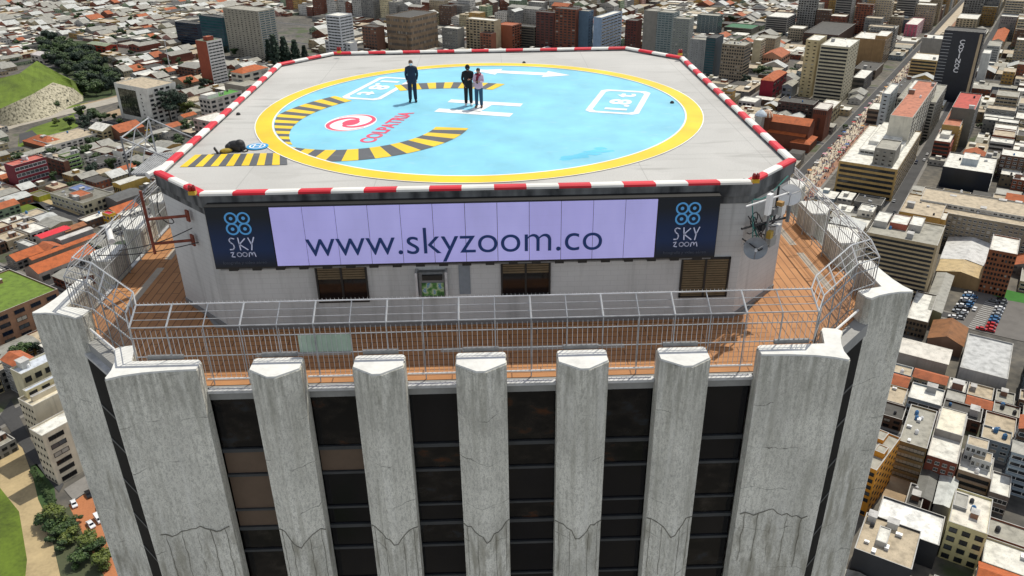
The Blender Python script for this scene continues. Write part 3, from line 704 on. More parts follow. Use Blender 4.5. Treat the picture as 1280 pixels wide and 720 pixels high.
# steel gantry sticking out past the left edge
ga = thing('steel_gantry', 'white tubular steel gantry with a grating platform beyond the left helipad edge', 'gantry', (-13.2, -5, -4.9))
gp = [(-13.6, -6.2), (-13.6, -3.4), (-11.9, -3.3), (-11.9, -6.1)]
for i, (x, y) in enumerate(gp):
    m = MB(); m.tube([(x, y, -1.0), (x, y, .55 if i < 2 else -.4)], .034, 6); m.build('post', [GALVD if i == 0 else GALV], ga)
for z in (-.15, .5):
    for i in (0,):
        m = MB(); m.tube([(*gp[0], z), (*gp[1], z)], .03, 6); m.build('beam', [GALVM], ga)
m = MB(); m.tube([(*gp[0], .5), (*gp[3], -.45)], .03, 6); m.build('beam', [GALVM], ga)
m = MB(); m.tube([(*gp[1], .5), (*gp[2], -.45)], .03, 6); m.build('beam', [GALVM], ga)
for u, v in ((.0, .5), (.5, 1.0), (1., .5)):
    m = MB(); a = Vector(gp[0]).lerp(Vector(gp[1]), u); b = Vector(gp[0]).lerp(Vector(gp[1]), v); m.tube([(*a, -.9), (*b, .5)], .022, 6); m.build('brace', [GALVM], ga)
m = MB(); m.box(-13.6, -11.6, -6.1, -3.5, -1.02, -.96)
for k in range(20): m.box(-13.6+.1*k, -13.57+.1*k, -6.1, -3.5, -.96, -.93)
m.build('platform', [GALVM], ga)
for y in (-5.9, -3.7):
    m = MB(); m.tube([(-13.5, y, -1.08), (-11.15, y, -1.08)], .07, 6); m.tube([(-12.8, y, -1.08), (-11.15, y, -2.6)], .034, 6); m.build('support_arm', [GALVM], ga)
m = MB(); m.tube([(-12.3, -7.6, -.55), (-11.7, -6.7, -.4)], .13, 10); m.build('pipe', [WSTEEL], ga)
# warning lamps at the corners
LAMPR = plain('red lamp glass', (.30, .012, .012), .25, .2, 6); LAMPY = plain('yellow lamp base', (.55, .33, .02), .5, .2, 6)
for (px, py), lb in zip(((241, 243), (424, 66), (850, 69), (944, 228)), ('front left corner', 'rear left corner', 'rear right corner', 'front right corner')):
    p = at(px, py, .28); t = thing('warning_lamp', f'small red and yellow warning lamp at the {lb} of the helipad', 'lamp', p)
    m = MB(); m.box(-.11, .11, -.09, .09, 0, .12); m.build('base', [LAMPY], t, False)
    for s in (-.06, .06):
        m = MB(); m.lathe([(.0, .12), (.06, .12), (.065, .24), (.04, .31), (0, .33)], 10, 0, Matrix.Translation((s, 0, 0))); m.build('lamp_glass', [LAMPR], t, False)
# backpack, yellow case and landing mat
p = at(296, 188, 0)
t = thing('backpack', 'black backpack lying on the helipad by the striped band', 'backpack', p, R(-20))
NYL = plain('black nylon', (.008, .008, .010), .6, .3, 8)
m = MB(); m.ell((0, 0, .19), (.38, .25, .19), 0, 14, 8); m.ell((.16, .02, .26), (.2, .2, .17), 0, 12, 7); m.box(-.3, .28, -.2, .2, .02, .2); m.build('bag_body', [NYL], t, False, True)
m = MB(); m.ell((-.2, -.17, .16), (.16, .12, .14), 0, 12, 6); m.build('pocket', [plain('black nylon', (.02, .02, .023), .6, .3, 8)], t, False, True)
m = MB(); m.tube([(.3, -.1, .05), (.44, -.16, .03), (.5, .0, .03), (.36, .12, .06)], .022, 6); m.build('strap', [BLK], t, False)
p = at(281.5, 191, 0); t = thing('tool_pouch', 'open black and yellow pouch left of the backpack on the striped band', 'pouch', p, R(15))
m = MB(); m.ell((.05, 0, .08), (.24, .14, .09), 0, 12, 6); m.build('pouch_body', [plain('olive yellow cloth', (.35, .25, .03), .8, .25, 8)], t, False, True)
m = MB(); m.box(-.26, -.2, -.08, .1, 0, .36, 0, Matrix.Rotation(R(-25), 4, 'Y')); m.box(-.2, .0, -.1, .1, .01, .06); m.build('flap', [BLK], t, False)
p = at(322, 184, 0); t = thing('landing_mat', 'round blue landing mat with white H beside the backpack', 'landing mat', (p.x, p.y, .02))
m = MB(); m.lathe([(0, 0), (.40, 0), (.42, .02), (.40, .03), (0, .03)], 32); m.build('mat', [plain('bright blue mat', (.02, .30, .62), .6, .1, 4)], t, False)
m = MB(); annulus(m, Vector((0, 0)), .25, .31, .035, 0, 28)
for a, b in (((-.12, -.18), (-.12, .18)), ((.12, -.18), (.12, .18)), ((-.12, 0), (.12, 0))): bar(m, a, b, .06, .036)
m.build('white_mark', [WHT], t, False)
for j, (px, py) in enumerate(((298, 143.5), (930, 227), (655, 79), (840, 129))):
    t = thing('deck_light', ['small dark deck light near the left kerb', 'small dark deck light near the front right corner', 'small dark deck light at the rear kerb', 'small dark deck light at the right kerb'][j], 'deck light', at(px, py, 0))
    m = MB(); m.lathe([(0, .1), (.05, .1), (.09, .05), (.1, 0)], 10); m.build('housing', [BLK], t, False)
# ================================================================== the three people on the helipad
def skin(name, verts, edges, radii, mats, parent, root=0, sub=2, fm=None):
    me = bpy.data.meshes.new(name); bmm = bmesh.new(); sk = bmm.verts.layers.skin.verify()
    vs = []
    for i, v in enumerate(verts):
        q = bmm.verts.new(v); r = radii[i]; q[sk].radius = r if isinstance(r, tuple) else (r, r); q[sk].use_root = (i == root); vs.append(q)
    for a, b in edges: bmm.edges.new((vs[a], vs[b]))
    bmm.to_mesh(me); bmm.free()
    o = bpy.data.objects.new(name, me); COL.objects.link(o); s = o.modifiers.new('skin', 'SKIN'); s.use_smooth_shade = True
    u = o.modifiers.new('sub', 'SUBSURF'); u.levels = u.render_levels = sub
    dg = bpy.context.evaluated_depsgraph_get(); nm = bpy.data.meshes.new_from_object(o.evaluated_get(dg)); COL.objects.unlink(o); bpy.data.objects.remove(o)
    nm.materials.clear()
    for m_ in mats: nm.materials.append(m_)
    nm.polygons.foreach_set('use_smooth', [True]*len(nm.polygons)); return nm
def merge(meshes, name, mats):
    b = bmesh.new()
    for me in meshes: b.from_mesh(me)
    out = bpy.data.meshes.new(name); b.to_mesh(out); b.free(); out.materials.clear()
    for m_ in mats: out.materials.append(m_)
    out.polygons.foreach_set('use_smooth', [True]*len(out.polygons)); return out
SKINM = plain('skin', (.40, .20, .13), .5, .06, 6)
def hand(base, dirv, palmn, s):
    """palm and five bent fingers; dirv points along the hand, palmn out of the palm, s is the thumb side"""
    d = Vector(dirv).normalized(); pn = Vector(palmn).normalized(); sd = d.cross(pn).normalized()*s; b = Vector(base); ms = []
    ms.append(skin('palm', [b, b+d*.05, b+d*.09], [(0, 1), (1, 2)], [(.022, .022), (.036, .018), (.038, .015)], [SKINM], None, 0, 1))
    for k, ln in enumerate((.066, .075, .070, .054)):
        f0 = b+d*.08+sd*(.028-.0187*k); p1 = f0+d*ln*.5+pn*.008; p2 = p1+d*ln*.3+pn*.022; p3 = p2+d*ln*.12+pn*.022
        ms.append(skin('finger', [f0, p1, p2, p3], [(0, 1), (1, 2), (2, 3)], [.0095, .009, .008, .0065], [SKINM], None, 0, 1))
    t0 = b+d*.03+sd*.02; t1 = t0+sd*.032+d*.025+pn*.012; t2 = t1+d*.03+sd*.006+pn*.015
    ms.append(skin('thumb', [t0, t1, t2], [(0, 1), (1, 2)], [.013, .011, .008], [SKINM], None, 0, 1)); return ms
def person(label, loc, rz, H, top, trou, shoe, arms, hairc, hood=False, mask=None, scarf=None, female=False, coat_len=.86, phone=False, turn=0):
    k = H/1.74; t = thing('person', label, 'person', loc, rz, 'people standing on the helipad'); t.scale = (k, k, k)
    sw = .175 if female else .2; hw = .095
    V = [(0, 0, .96), (0, .01, 1.12), (0, .01, 1.30), (0, .015, 1.42), (0, .01, 1.50), (0, -.01, 1.56), (0, -.018, 1.63), (0, -.012, 1.69)]
    Rr = [(.12, .09), (.12, .09), (.135, .10), (.11, .08), (.056, .058), (.062, .072), (.078, .095), (.06, .075)]
    Ed = [(i, i+1) for i in range(7)]
    leg = {}
    for s in (-1, 1):
        i = len(V); V += [(s*hw, 0, .90), (s*(hw+.01), -.012, .50), (s*(hw+.02), .012, .09), (s*(hw+.035), -.09, .04), (s*(hw+.045), -.16, .03)]
        Rr += [(.075, .08), (.055, .06), (.038, .042), (.04, .032), (.032, .022)]; Ed += [(0, i), (i, i+1), (i+1, i+2), (i+2, i+3), (i+3, i+4)]
        sh, el, wr = arms[s]; i = len(V); V += [(s*sw, .01, 1.415), el, wr]; Rr += [(.056, .06), (.043, .045), (.029, .026)]; Ed += [(3, i), (i, i+1), (i+1, i+2)]
    body = skin('body', V, Ed, Rr, [SKINM], t)
    parts = [body]
    for s in (-1, 1):
        sh, el, wr = arms[s]; d = (Vector(wr)-Vector(el)).normalized(); parts += hand(Vector(wr), d, arms['pn'][s], -s)
    # nose and ears grown into the head mesh
    f = MB(); f.ell((0, -.105, 1.625), (.014, .022, .022), 0, 8, 6)
    for s in (-1, 1): f.ell((s*.079, .0, 1.63), (.012, .022, .033), 0, 8, 6)
    f.ell((0, -.085, 1.585), (.03, .02, .011), 0, 8, 5); parts.append(f.mesh('features', [SKINM]))
    bo = link('body', merge(parts, 'body', [SKINM]), t, False)
    e = MB()
    for s in (-1, 1): e.ell((s*.031, -.093, 1.645), (.013, .009, .008), 0, 8, 5)
    e.build('eye', [plain('dark eye', (.02, .015, .012), .2)], bo, False)
    # coat
    cv = [(0, 0, coat_len-.05), (0, .0, 1.0), (0, .01, 1.14), (0, .01, 1.31), (0, .015, 1.435), (0, .01, 1.55)]; cr_ = [(.235, .18), (.215, .16), (.19, .135), (.2, .14), (.165, .115), (.072, .075)]; ce = [(i, i+1) for i in range(5)]
    if female: cr_[2] = (.17, .125)
    for s in (-1, 1):
        sh, el, wr = arms[s]; i = len(cv); w2 = Vector(el).lerp(Vector(wr), .93); mid = Vector(el).lerp(Vector((s*sw, .01, 1.415)), .5)
        cv += [(s*sw, .01, 1.415), tuple(mid), el, tuple(w2)]; cr_ += [(.072, .075), (.064, .066), (.057, .058), (.043, .042)]; ce += [(4, i), (i, i+1), (i+1, i+2), (i+2, i+3)]
    link('jacket', skin('jacket', cv, ce, cr_, [top], t), t, False)
    tv = [(0, 0, 1.04), (0, 0, .93)]; tr = [(.185, .135), (.19, .14)]; te = [(0, 1)]
    for s in (-1, 1):
        i = len(tv); tv += [(s*hw, 0, .86), (s*(hw+.01), -.014, .50), (s*(hw+.02), .008, .055)]; tr += [(.112, .115), (.085, .09), (.07, .075)]; te += [(1, i), (i, i+1), (i+1, i+2)]
    link('trousers', skin('trousers', tv, te, tr, [trou], t), t, False)
    for s in (-1, 1):
        m_ = skin('shoe', [(s*(hw+.02), .07, .052), (s*(hw+.03), -.06, .055), (s*(hw+.045), -.22, .042)], [(0, 1), (1, 2)], [(.056, .054), (.06, .056), (.052, .04)], [shoe], t); link('shoe', m_, t, False)
    hm = MB(); hr = random.Random(3)
    if hood:
        hm.ell((0, .02, 1.655), (.108, .122, .125), 0, 16, 10); hair = hm.build('hood', [top], t, False, True)
    else:
        hm.ell((0, .022, 1.672), (.092, .108, .092), 0, 16, 10)
        if female: hm.ell((0, .085, 1.6), (.06, .05, .13), 0, 12, 8)
        hair = hm.build('hair', [hairc], t, False, True)
    if mask:
        mm = MB(); mm.ell((0, -.072, 1.597), (.074, .062, .055), 0, 14, 8); mm.build('face_mask', [mask], t, False, True)
    if scarf:
        sm = MB(); pts = [Vector((.1*math.cos(q), .005+.1*math.sin(q), 1.485+.02*math.sin(2*q))) for q in [i*.42 for i in range(16)]]; sm.tube(pts, .05, 8)
        sm.tube([(.02, -.115, 1.47), (-.03, -.155, 1.36), (-.05, -.16, 1.22)], [.055, .06, .045], 8); sm.build('scarf', [scarf], t, False, True)
    if phone:
        pm_ = MB(); pm_.box(-.035, .035, -.345, -.335, 1.14, 1.28); pm_.build('phone', [BLK], t, False)
    return t
NAVYC = plain('navy cloth', (.006, .017, .042), .8, .2, 6); BLKC = plain('black cloth', (.006, .006, .008), .85, .25, 6); PINKC = plain('pale pink padded cloth', (.58, .40, .50), .7, .12, 8); JEAN = plain('blue denim', (.018, .065, .125), .8, .2, 8); HAIRB = plain('dark hair', (.012, .009, .008), .5, .2, 8); HAIRG = plain('thin brown hair', (.12, .06, .035), .6, .2, 8)
MASKB = plain('pale blue mask', (.50, .66, .76), .7, .08, 8); MASKD = plain('dark mask', (.02, .02, .03), .7, .1, 8); BURG = plain('burgundy knit', (.17, .008, .028), .9, .25, 9); BOOT = plain('brown boot leather', (.10, .04, .02), .6, .2, 9); WSHOE = plain('white sneaker', (.7, .7, .7), .6, .1, 9)
back = {-1: (None, (-.27, .09, 1.15), (-.06, .16, .98)), 1: (None, (.27, .09, 1.15), (.06, .16, .98)), 'pn': {-1: (0, 1, 0), 1: (0, 1, 0)}}
back[-1] = (None, (-.245, .06, 1.15), (-.20, .0, .90)); back[1] = (None, (.245, .06, 1.15), (.20, .0, .90)); back['pn'] = {-1: (1, 0, 0), 1: (-1, 0, 0)}
p = at(516.5, 127, .01); person('standing man in a navy suit with a pale blue face mask, hands by his pockets', (p.x, p.y, .012), R(4), 1.85, NAVYC, NAVYC, BLKC, back, HAIRG, mask=MASKB)
a2 = {-1: (None, (-.25, .05, 1.16), (-.18, -.06, .93)), 1: (None, (.235, -.02, 1.17), (.08, -.19, 1.17)), 'pn': {-1: (1, 0, 0), 1: (0, 1, 0)}}
p = at(586, 131.5, .01); person('standing person in a black hooded jacket, black trousers and white sneakers', (p.x, p.y, .012), R(3), 1.76, BLKC, BLKC, WSHOE, a2, HAIRB, hood=True, mask=MASKD)
a3 = {-1: (None, (-.215, -.02, 1.17), (-.06, -.22, 1.17)), 1: (None, (.215, -.02, 1.17), (.07, -.23, 1.2)), 'pn': {-1: (.3, -.2, 1), 1: (-.3, -.2, 1)}}
p = at(599, 134, .01); person('person in a pale pink jacket with a burgundy scarf, blue jeans and brown boots', (p.x, p.y, .012), R(-8), 1.70, PINKC, JEAN, BOOT, a3, HAIRB, scarf=BURG, female=True, coat_len=.85, phone=True)
# ================================================================== the city: ground and streets
D7 = Vector((.561, .828)).normalized(); P7 = Vector((D7.y, -D7.x)); O7 = Vector((252.4, 538.1)); GA = math.atan2(D7.y, D7.x)
def gp_(a, b): return O7+D7*a+P7*b
def ab(p): v = Vector((p[0], p[1]))-O7; return v.dot(D7), v.dot(P7)
def m_ground():
    n = NT('city ground'); big = n.noise(.02, 6); f = n.noise(.25, 6)
    col = n.ramp(n.math('ADD', n.math('MULTIPLY', big, .5), n.math('MULTIPLY', f, .5)), [(.33, (.05, .048, .043)), (.45, (.09, .084, .074)), (.55, (.135, .122, .10)), (.68, (.2, .18, .145))])
    g = n.noise(.035, 4); col = n.mix(n.ramp(g, [(.58, (0, 0, 0)), (.66, (.8, .8, .8))]), col, (.05, .075, .02))
    return n.out(col, .9)
m = MB(); m.face([(-6000, -3000, G), (6000, -3000, G), (6000, 9000, G), (-6000, 9000, G)]); struct(m.build('ground', [m_ground()]))
ASPH = plain('asphalt', (.055, .055, .057), .9, .3, .12, fine=1.5); PAVE = plain('grey pavement', (.20, .19, .175), .9, .25, .15, fine=1.2)
CREAM = plain('cream street paving', (.50, .43, .33), .9, .25, .2, fine=1.5); BRICKP = plain('brick red paving', (.30, .16, .10), .9, .25, .2, fine=1.5)
TANP = plain('tan earth path', (.40, .31, .17), .95, .25, .15, fine=1); GRASS = plain('grass', (.10, .15, .012), .95, .45, .08, fine=.9)
DIRT = plain('bare earth', (.34, .25, .155), .95, .3, .15, fine=1); ORP = plain('orange brick paving', (.42, .16, .065), .9, .2, .2, fine=1.5)
GRN2 = plain('bright green turf', (.035, .16, .02), .95, .25, .2)
def ground_poly(name, pts, z, mat, label=None):
    m = MB(); a = sum(pts[i][0]*pts[(i+1) % len(pts)][1]-pts[(i+1) % len(pts)][0]*pts[i][1] for i in range(len(pts)))
    if a < 0: pts = pts[::-1]
    m.face([(p[0], p[1], G+z) for p in pts]); return struct(m.build(name, [mat]), label)
def px_poly(name, px, z, mat): return ground_poly(name, [tuple(at(*p).xy) for p in px], z, mat)
def strip(name, b, wd, z, mat, a0=-560, a1=1100):
    return ground_poly(name, [tuple(gp_(a0, b-wd/2)), tuple(gp_(a1, b-wd/2)), tuple(gp_(a1, b+wd/2)), tuple(gp_(a0, b+wd/2))], z, mat)
def cross(name, a, wd, z, mat, b0=-1100, b1=700):
    return ground_poly(name, [tuple(gp_(a-wd/2, b0)), tuple(gp_(a-wd/2, b1)), tuple(gp_(a+wd/2, b1)), tuple(gp_(a+wd/2, b0))], z, mat)
CARR = [-520, -415, -310, -205, -105, 0, 60, 155, 250, 345, 440]     # streets running with the avenue
CALL = [-430, -330, -215, -98, 40, 150, 255, 350, 450, 550, 650, 760]    # cross streets
for b in CARR:
    if b == 0: continue
    strip('pavement', b, 11, .04, PAVE); strip('street', b, 7, .08, ASPH)
for a in CALL:
    cross('pavement', a, 9.5, .05, PAVE); cross('street', a, 6, .09, ASPH)
strip('avenue', 0, 24, .12, PAVE); strip('avenue_lane', -8.3, 6, .16, ASPH); strip('avenue_paving', 0, 11.0, .16, CREAM); strip('avenue_path', 8, 4.2, .16, BRICKP)
# ---- shared window meshes: local x is width, z is height, outward is -y
def win_mesh(name, frame, glass, nx=1, bars=True):
    m = MB(); t = .06
    m.box(-.5, .5, -.03, .02, -.5, .5, 1)
    if frame is not None:
        for a, b, c, d in ((-.5, .5, .42, .5), (-.5, .5, -.56, -.44), (-.5, -.5+t/nx, -.5, .5), (.5-t/nx, .5, -.5, .5)): m.box(a, b, -.13, .02, c, d, 0)
        for k in range(1, nx): m.box(-.5+k/nx-.03/nx, -.5+k/nx+.03/nx, -.1, .02, -.45, .45, 0)
    return m.mesh(name, [frame or glass, glass])
WIN = {}
def get_win(fr, gl, nx):
    k = (fr, gl, nx)
    if k not in WIN:
        WIN[k] = win_mesh('window', {'w': FRAMEW, 'b': FRAMEB, 'n': None}[fr], {'b': GLASSB, 'd': GLASSD, 'm': GLASSM, 'c': CURT, 't': GLASST, 'n': GLASSN, 'g': GLASST}[gl], nx)
    return WIN[k]
rw = random.Random(21)
def put(mesh, name, parent, x, y, z, n, wd, ht):
    o = bpy.data.objects.new(name, mesh); COL.objects.link(o); o.parent = parent; o.location = (x, y, z)
    o.rotation_euler = (0, 0, math.atan2(n[1], n[0])+math.pi/2); o.scale = (wd, 1, ht); return o
SLABM = {}
def face_style(parent, p0, p1, n, h, style, floors, wallmat, z0=0):
    """puts windows on one face: style 'g<cols>' single windows, 'r<cols>' one band a storey, 's<cols>' small slots, 'B<cols>' balcony bands, '-' blank"""
    if style == '-' or not style: return
    kind, fr, gl, num = style[0], style[1], style[2], int(style[3:])
    L = math.hypot(p1[0]-p0[0], p1[1]-p0[1]); ux, uy = (p1[0]-p0[0])/L, (p1[1]-p0[1])/L
    fh = h/floors
    for f in range(floors):
        zc_ = z0+h-fh*(f+.55)
        if kind in 'rB':
            mesh = get_win(fr, gl, num)
            put(mesh, 'window_band', parent, p0[0]+ux*L/2, p0[1]+uy*L/2, zc_, n, L*.94, fh*(.5 if kind == 'r' else .55))
            if kind == 'B':
                key = wallmat.name
                if key not in SLABM:
                    m = MB(); m.box(-.5, .5, -.75, .02, -.5, .5); SLABM[key] = m.mesh('balcony', [wallmat])
                put(SLABM[key], 'balcony', parent, p0[0]+ux*L/2, p0[1]+uy*L/2, zc_-fh*.46, n, L*.97, fh*.34)
        else:
            for c in range(num):
                if kind == 'g' and rw.random() < .03: continue
                t = (c+.5)/num; g2 = gl
                if rw.random() < .2: g2 = rw.choice('mcd')
                ww = L/num*(.62 if kind == 'g' else .36); hh = fh*(.5 if kind == 'g' else .28)
                put(get_win(fr, g2, 2 if kind == 'g' else 1), 'window', parent, p0[0]+ux*L*t, p0[1]+uy*L*t, zc_, n, ww, hh)
FOOT = []       # occupied footprints (centre, half u, half v, axis)
LAND = []       # (label phrase, px, py)
TANK = {}
def roof_items(parent, rect, zr, n, rnd):
    x0, x1, y0, y1 = rect
    for k in range(n):
        q = rnd.random(); x = rnd.uniform(x0+1.6, x1-1.6) if x1-x0 > 4 else (x0+x1)/2; y = rnd.uniform(y0+1.6, y1-1.6) if y1-y0 > 4 else (y0+y1)/2
        if q < .38:
            key = rnd.choice('wbg')
            if ('t', key) not in TANK:
                m = MB(); m.lathe([(0, 0), (.62, 0), (.66, .15), (.6, 1.25), (.28, 1.55), (.24, 1.65), (0, 1.68)], 12); TANK['t', key] = m.mesh('water_tank', [{'w': WSTEEL, 'b': plain('blue tank', (.05, .16, .34)), 'g': plain('dark tank', (.05, .05, .055))}[key]])
            o = bpy.data.objects.new('water_tank', TANK['t', key])
        elif q < .75:
            key = rnd.choice('abc')
            if ('h', key) not in TANK:
                cmat = {'a': walled('hut white', (.55, .54, .5)), 'b': walled('hut brick', (.25, .13, .085)), 'c': walled('hut grey', (.33, .33, .32))}[key]
                m = MB(); m.box(-1.5, 1.5, -1.2, 1.2, 0, 2.3, 0); m.box(-1.7, 1.7, -1.4, 1.4, 2.3, 2.45, 1); m.box(-.4, .4, -1.25, -1.15, .1, 1.9, 2); TANK['h', key] = m.mesh('roof_hut', [cmat, roofmat('hut roof', (.45, .44, .42), 'flat'), FRAMEB])
            o = bpy.data.objects.new('roof_hut', TANK['h', key])
        else:
            if 'v' not in TANK:
                m = MB(); m.box(-.8, .8, -.5, .5, .1, .9); m.box(-.7, -.5, -.4, .4, 0, .1); m.box(.5, .7, -.4, .4, 0, .1); m.lathe([(0, .9), (.35, .9), (.35, 1.0), (0, 1.0)], 10); TANK['v'] = m.mesh('ventilator', [GALV])
            o = bpy.data.objects.new('ventilator', TANK['v'])
        COL.objects.link(o); o.parent = parent; o.location = (x, y, zr); o.rotation_euler = (0, 0, rnd.choice((0, math.pi/2))); s = rnd.uniform(.8, 1.35); o.scale = (s, s, s)
def box_block(parent, w_, d_, h, wallmat, roofm, roofkind='flat', loc=(0, 0, 0), rz=0, name='wall', parapet=.7, z0=0, uv=True):
    """walls with a real parapet and a roof sheet; local frame centred on the footprint"""
    m = MB(); x, y = w_/2, d_/2; t = min(.3, w_*.1)
    if roofkind in ('flat', 'sheetflat'):
        m.prism([(-x, -y), (x, -y), (x, y), (-x, y)], z0, z0+h, 0, 0, top=False, bottom=False, uv=uv)
        P = [(-x, -y), (x, -y), (x, y), (-x, y)]; Q = [(-x+t, -y+t), (x-t, -y+t), (x-t, y-t), (-x+t, y-t)]; zt = z0+h
        for i in range(4):
            j = (i+1) % 4
            m.face([(*P[i], zt), (*P[j], zt), (*Q[j], zt), (*Q[i], zt)], 1); m.face([(*Q[i], zt), (*Q[j], zt), (*Q[j], zt-parapet), (*Q[i], zt-parapet)], 0)
        o = m.build(name, [wallmat, plain('roof edge', (.42, .41, .385), .85, .25, .5)], parent, False)
        r = MB(); r.face([(*q, z0+h-parapet) for q in Q]); ro = r.build('roof', [roofm], o, False)
    else:
        m.prism([(-x, -y), (x, -y), (x, y), (-x, y)], z0, z0+h, 0, 0, top=False, bottom=False, uv=uv)
        r = MB(); e = .35; along = w_ >= d_
        rise = (d_ if along else w_)*(.22 if roofkind != 'sheet' else .1)
        if roofkind == 'hip':
            k = min(w_, d_)/2
            if along: rd = [(-x+k, 0, z0+h+rise), (x-k, 0, z0+h+rise)]
            else: rd = [(0, -y+k, z0+h+rise), (0, y-k, z0+h+rise)]
        else:
            rd = [(-x-e, 0, z0+h+rise), (x+e, 0, z0+h+rise)] if along else [(0, -y-e, z0+h+rise), (0, y+e, z0+h+rise)]
        c = [(-x-e, -y-e, z0+h-.1), (x+e, -y-e, z0+h-.1), (x+e, y+e, z0+h-.1), (-x-e, y+e, z0+h-.1)]
        if along: r.face([c[0], c[1], rd[1], rd[0]]); r.face([c[2], c[3], rd[0], rd[1]]); ends = ((c[1], c[2], rd[1]), (c[3], c[0], rd[0]))
        else: r.face([c[1], c[2], rd[1], rd[0]]); r.face([c[3], c[0], rd[0], rd[1]]); ends = ((c[0], c[1], rd[0]), (c[2], c[3], rd[1]))
        if roofkind == 'hip':
            for q in ends: r.face(list(q))
        else:
            gx = (x, -x) if along else None
            for s in (-1, 1):
                if along: m.face([(s*x, -s*y, z0+h), (s*x, s*y, z0+h), (s*x, 0, z0+h+rise)][::1], 0)
                else: m.face([(s*x, s*y, z0+h), (-s*x, s*y, z0+h), (0, s*y, z0+h+rise)][::1], 0)
        o = m.build(name, [wallmat, wallmat], parent, False); ro = r.build('roof', [roofm], o, False)
    o.location = loc; o.rotation_euler = (0, 0, rz); return o, ro
def solve_h(A, base):
    lo, hi = G+1, -12
    for _ in range(50):
        mid = (lo+hi)/2; p = at(A[0], A[1], mid); y = proj((p.x, p.y, G))[1]
        if y < base: lo = mid
        else: hi = mid
    return (lo+hi)/2-G
def reach(a, u, z, px, guess):
    """length along u from a at which the picture column px is met"""
    f = lambda t: proj((a.x+u.x*t, a.y+u.y*t, z))[0]-px
    lo, hi = 2.5, 130.0
    if f(lo)*f(hi) > 0: return guess
    for _ in range(40):
        m_ = (lo+hi)/2
        if f(lo)*f(m_) <= 0: hi = m_
        else: lo = m_
    t = (lo+hi)/2
    return t if guess*.35 < t < guess*2.6+8 else guess
def frame_of(A, B, C, h, own=False):
    a, b, c = at(*A, G+h), at(*B, G+h), at(*C, G+h)
    w0 = (b-a).xy; w1 = (c-a).xy
    best = max(((w0.normalized().dot(ax)*w0.length+abs(w1.dot(Vector((-ax.y, ax.x)))), ax) for ax in (D7, -D7, P7, -P7)), key=lambda t: t[0])[1]
    u = best.copy()
    if own:
        q = w1.normalized(); u = Vector((q.y, -q.x)); u = u if u.dot(w0) > 0 else -u
    v = Vector((-u.y, u.x)); s = 1 if w1.dot(v) > 0 else -1
    L = reach(a, u, a.z, B[0], max(3, w0.dot(u))); d = reach(a, v*s, a.z, C[0], max(3, abs(w1.dot(v))))
    ctr = a.xy+u*L/2+v*s*d/2
    return ctr, u, L, d, s, a
def key(name, label, cat, A, hb, B, C, wall, roof, F='-', S='-', floors=None, rk='flat', items=0, pents=(), lm=None, group=None, parent=None, minD=None, wallname='wall', fh=3.1, sclad=None, own=False):
    h = hb[0] if isinstance(hb, tuple) else solve_h(A, hb)
    ctr, u, L, d, s, a = frame_of(A, B, C, h, own)
    if minD and d < minD: ctr = ctr+Vector((-u.y, u.x))*s*(minD-d)/2; d = minD
    if L < 4: ctr = ctr+u*(4-L)/2; L = 4
    rz = math.atan2(u.y, u.x)
    if parent is None:
        root = thing(name, label, cat, (ctr.x, ctr.y, G), rz, group)
        loc, r2 = (0, 0, 0), 0
    else:
        root = parent; dv = Vector((ctr.x, ctr.y))-root.location.xy; q = -root.rotation_euler.z
        loc = (dv.x*math.cos(q)-dv.y*math.sin(q), dv.x*math.sin(q)+dv.y*math.cos(q), 0); r2 = rz+q
    o, ro = box_block(root, L, d, h, wall, roof, rk, loc, r2, wallname, uv=True)
    x, y = L/2, d/2; fl = floors or max(1, round(h/fh))
    face_style(o, (-x, -s*y), (x, -s*y), (0, -s), h-.8, F, fl, wall)
    face_style(o, (-x, -s*y), (-x, s*y), (-1, 0), h-.8, S, fl, wall)
    if sclad:
        m = MB(); m.box(-x-.14, -x-.02, -y+.02, y-.02, 0, h+.05); m.build('side_cladding', [sclad], o, False)
    rr = random.Random(int(A[0]*7+A[1]))
    for (f0, f1, g0, g1, ph, pw, pr, pst) in pents:
        px0, px1 = -x+L*f0, -x+L*f1; py0, py1 = (-y+d*g0, -y+d*g1) if s > 0 else (y-d*g1, y-d*g0)
        po, pro = box_block(root if parent is None else o, px1-px0, py1-py0, ph, pw, pr, 'flat', ((px0+px1)/2, (py0+py1)/2, h-.7), 0, 'penthouse', .3)
        hx, hy = (px1-px0)/2, (py1-py0)/2
        face_style(po, (-hx, -s*hy), (hx, -s*hy), (0, -s), ph, pst, max(1, round(ph/3)), pw)
    if items: roof_items(o, (-x, x, -y, y), h-.7 if rk == 'flat' else h, items, rr)
    FOOT.append((ctr, L/2, d/2, u))
    if lm: LAND.append((lm, A[0]+(C[0]-A[0])*.3, A[1]+10))
    return root
def W(r, g, b, k=.8): return walled('rendered wall', rgb(r, g, b, k))
RF = lambda r, g, b, k=.85: roofmat('flat roof', rgb(r, g, b, k), 'flat')
TILE = roofmat('clay tile roof', rgb(190, 105, 62, .8), 'tile'); TILE2 = roofmat('orange tile roof', rgb(200, 104, 50, .8), 'tile'); SHEET = roofmat('grey sheet roof', rgb(172, 170, 160, .75), 'sheet')
WHR = RF(236, 234, 224, .8); GRR = RF(165, 162, 150); DKR = RF(80, 78, 74); TNR = RF(190, 175, 150)
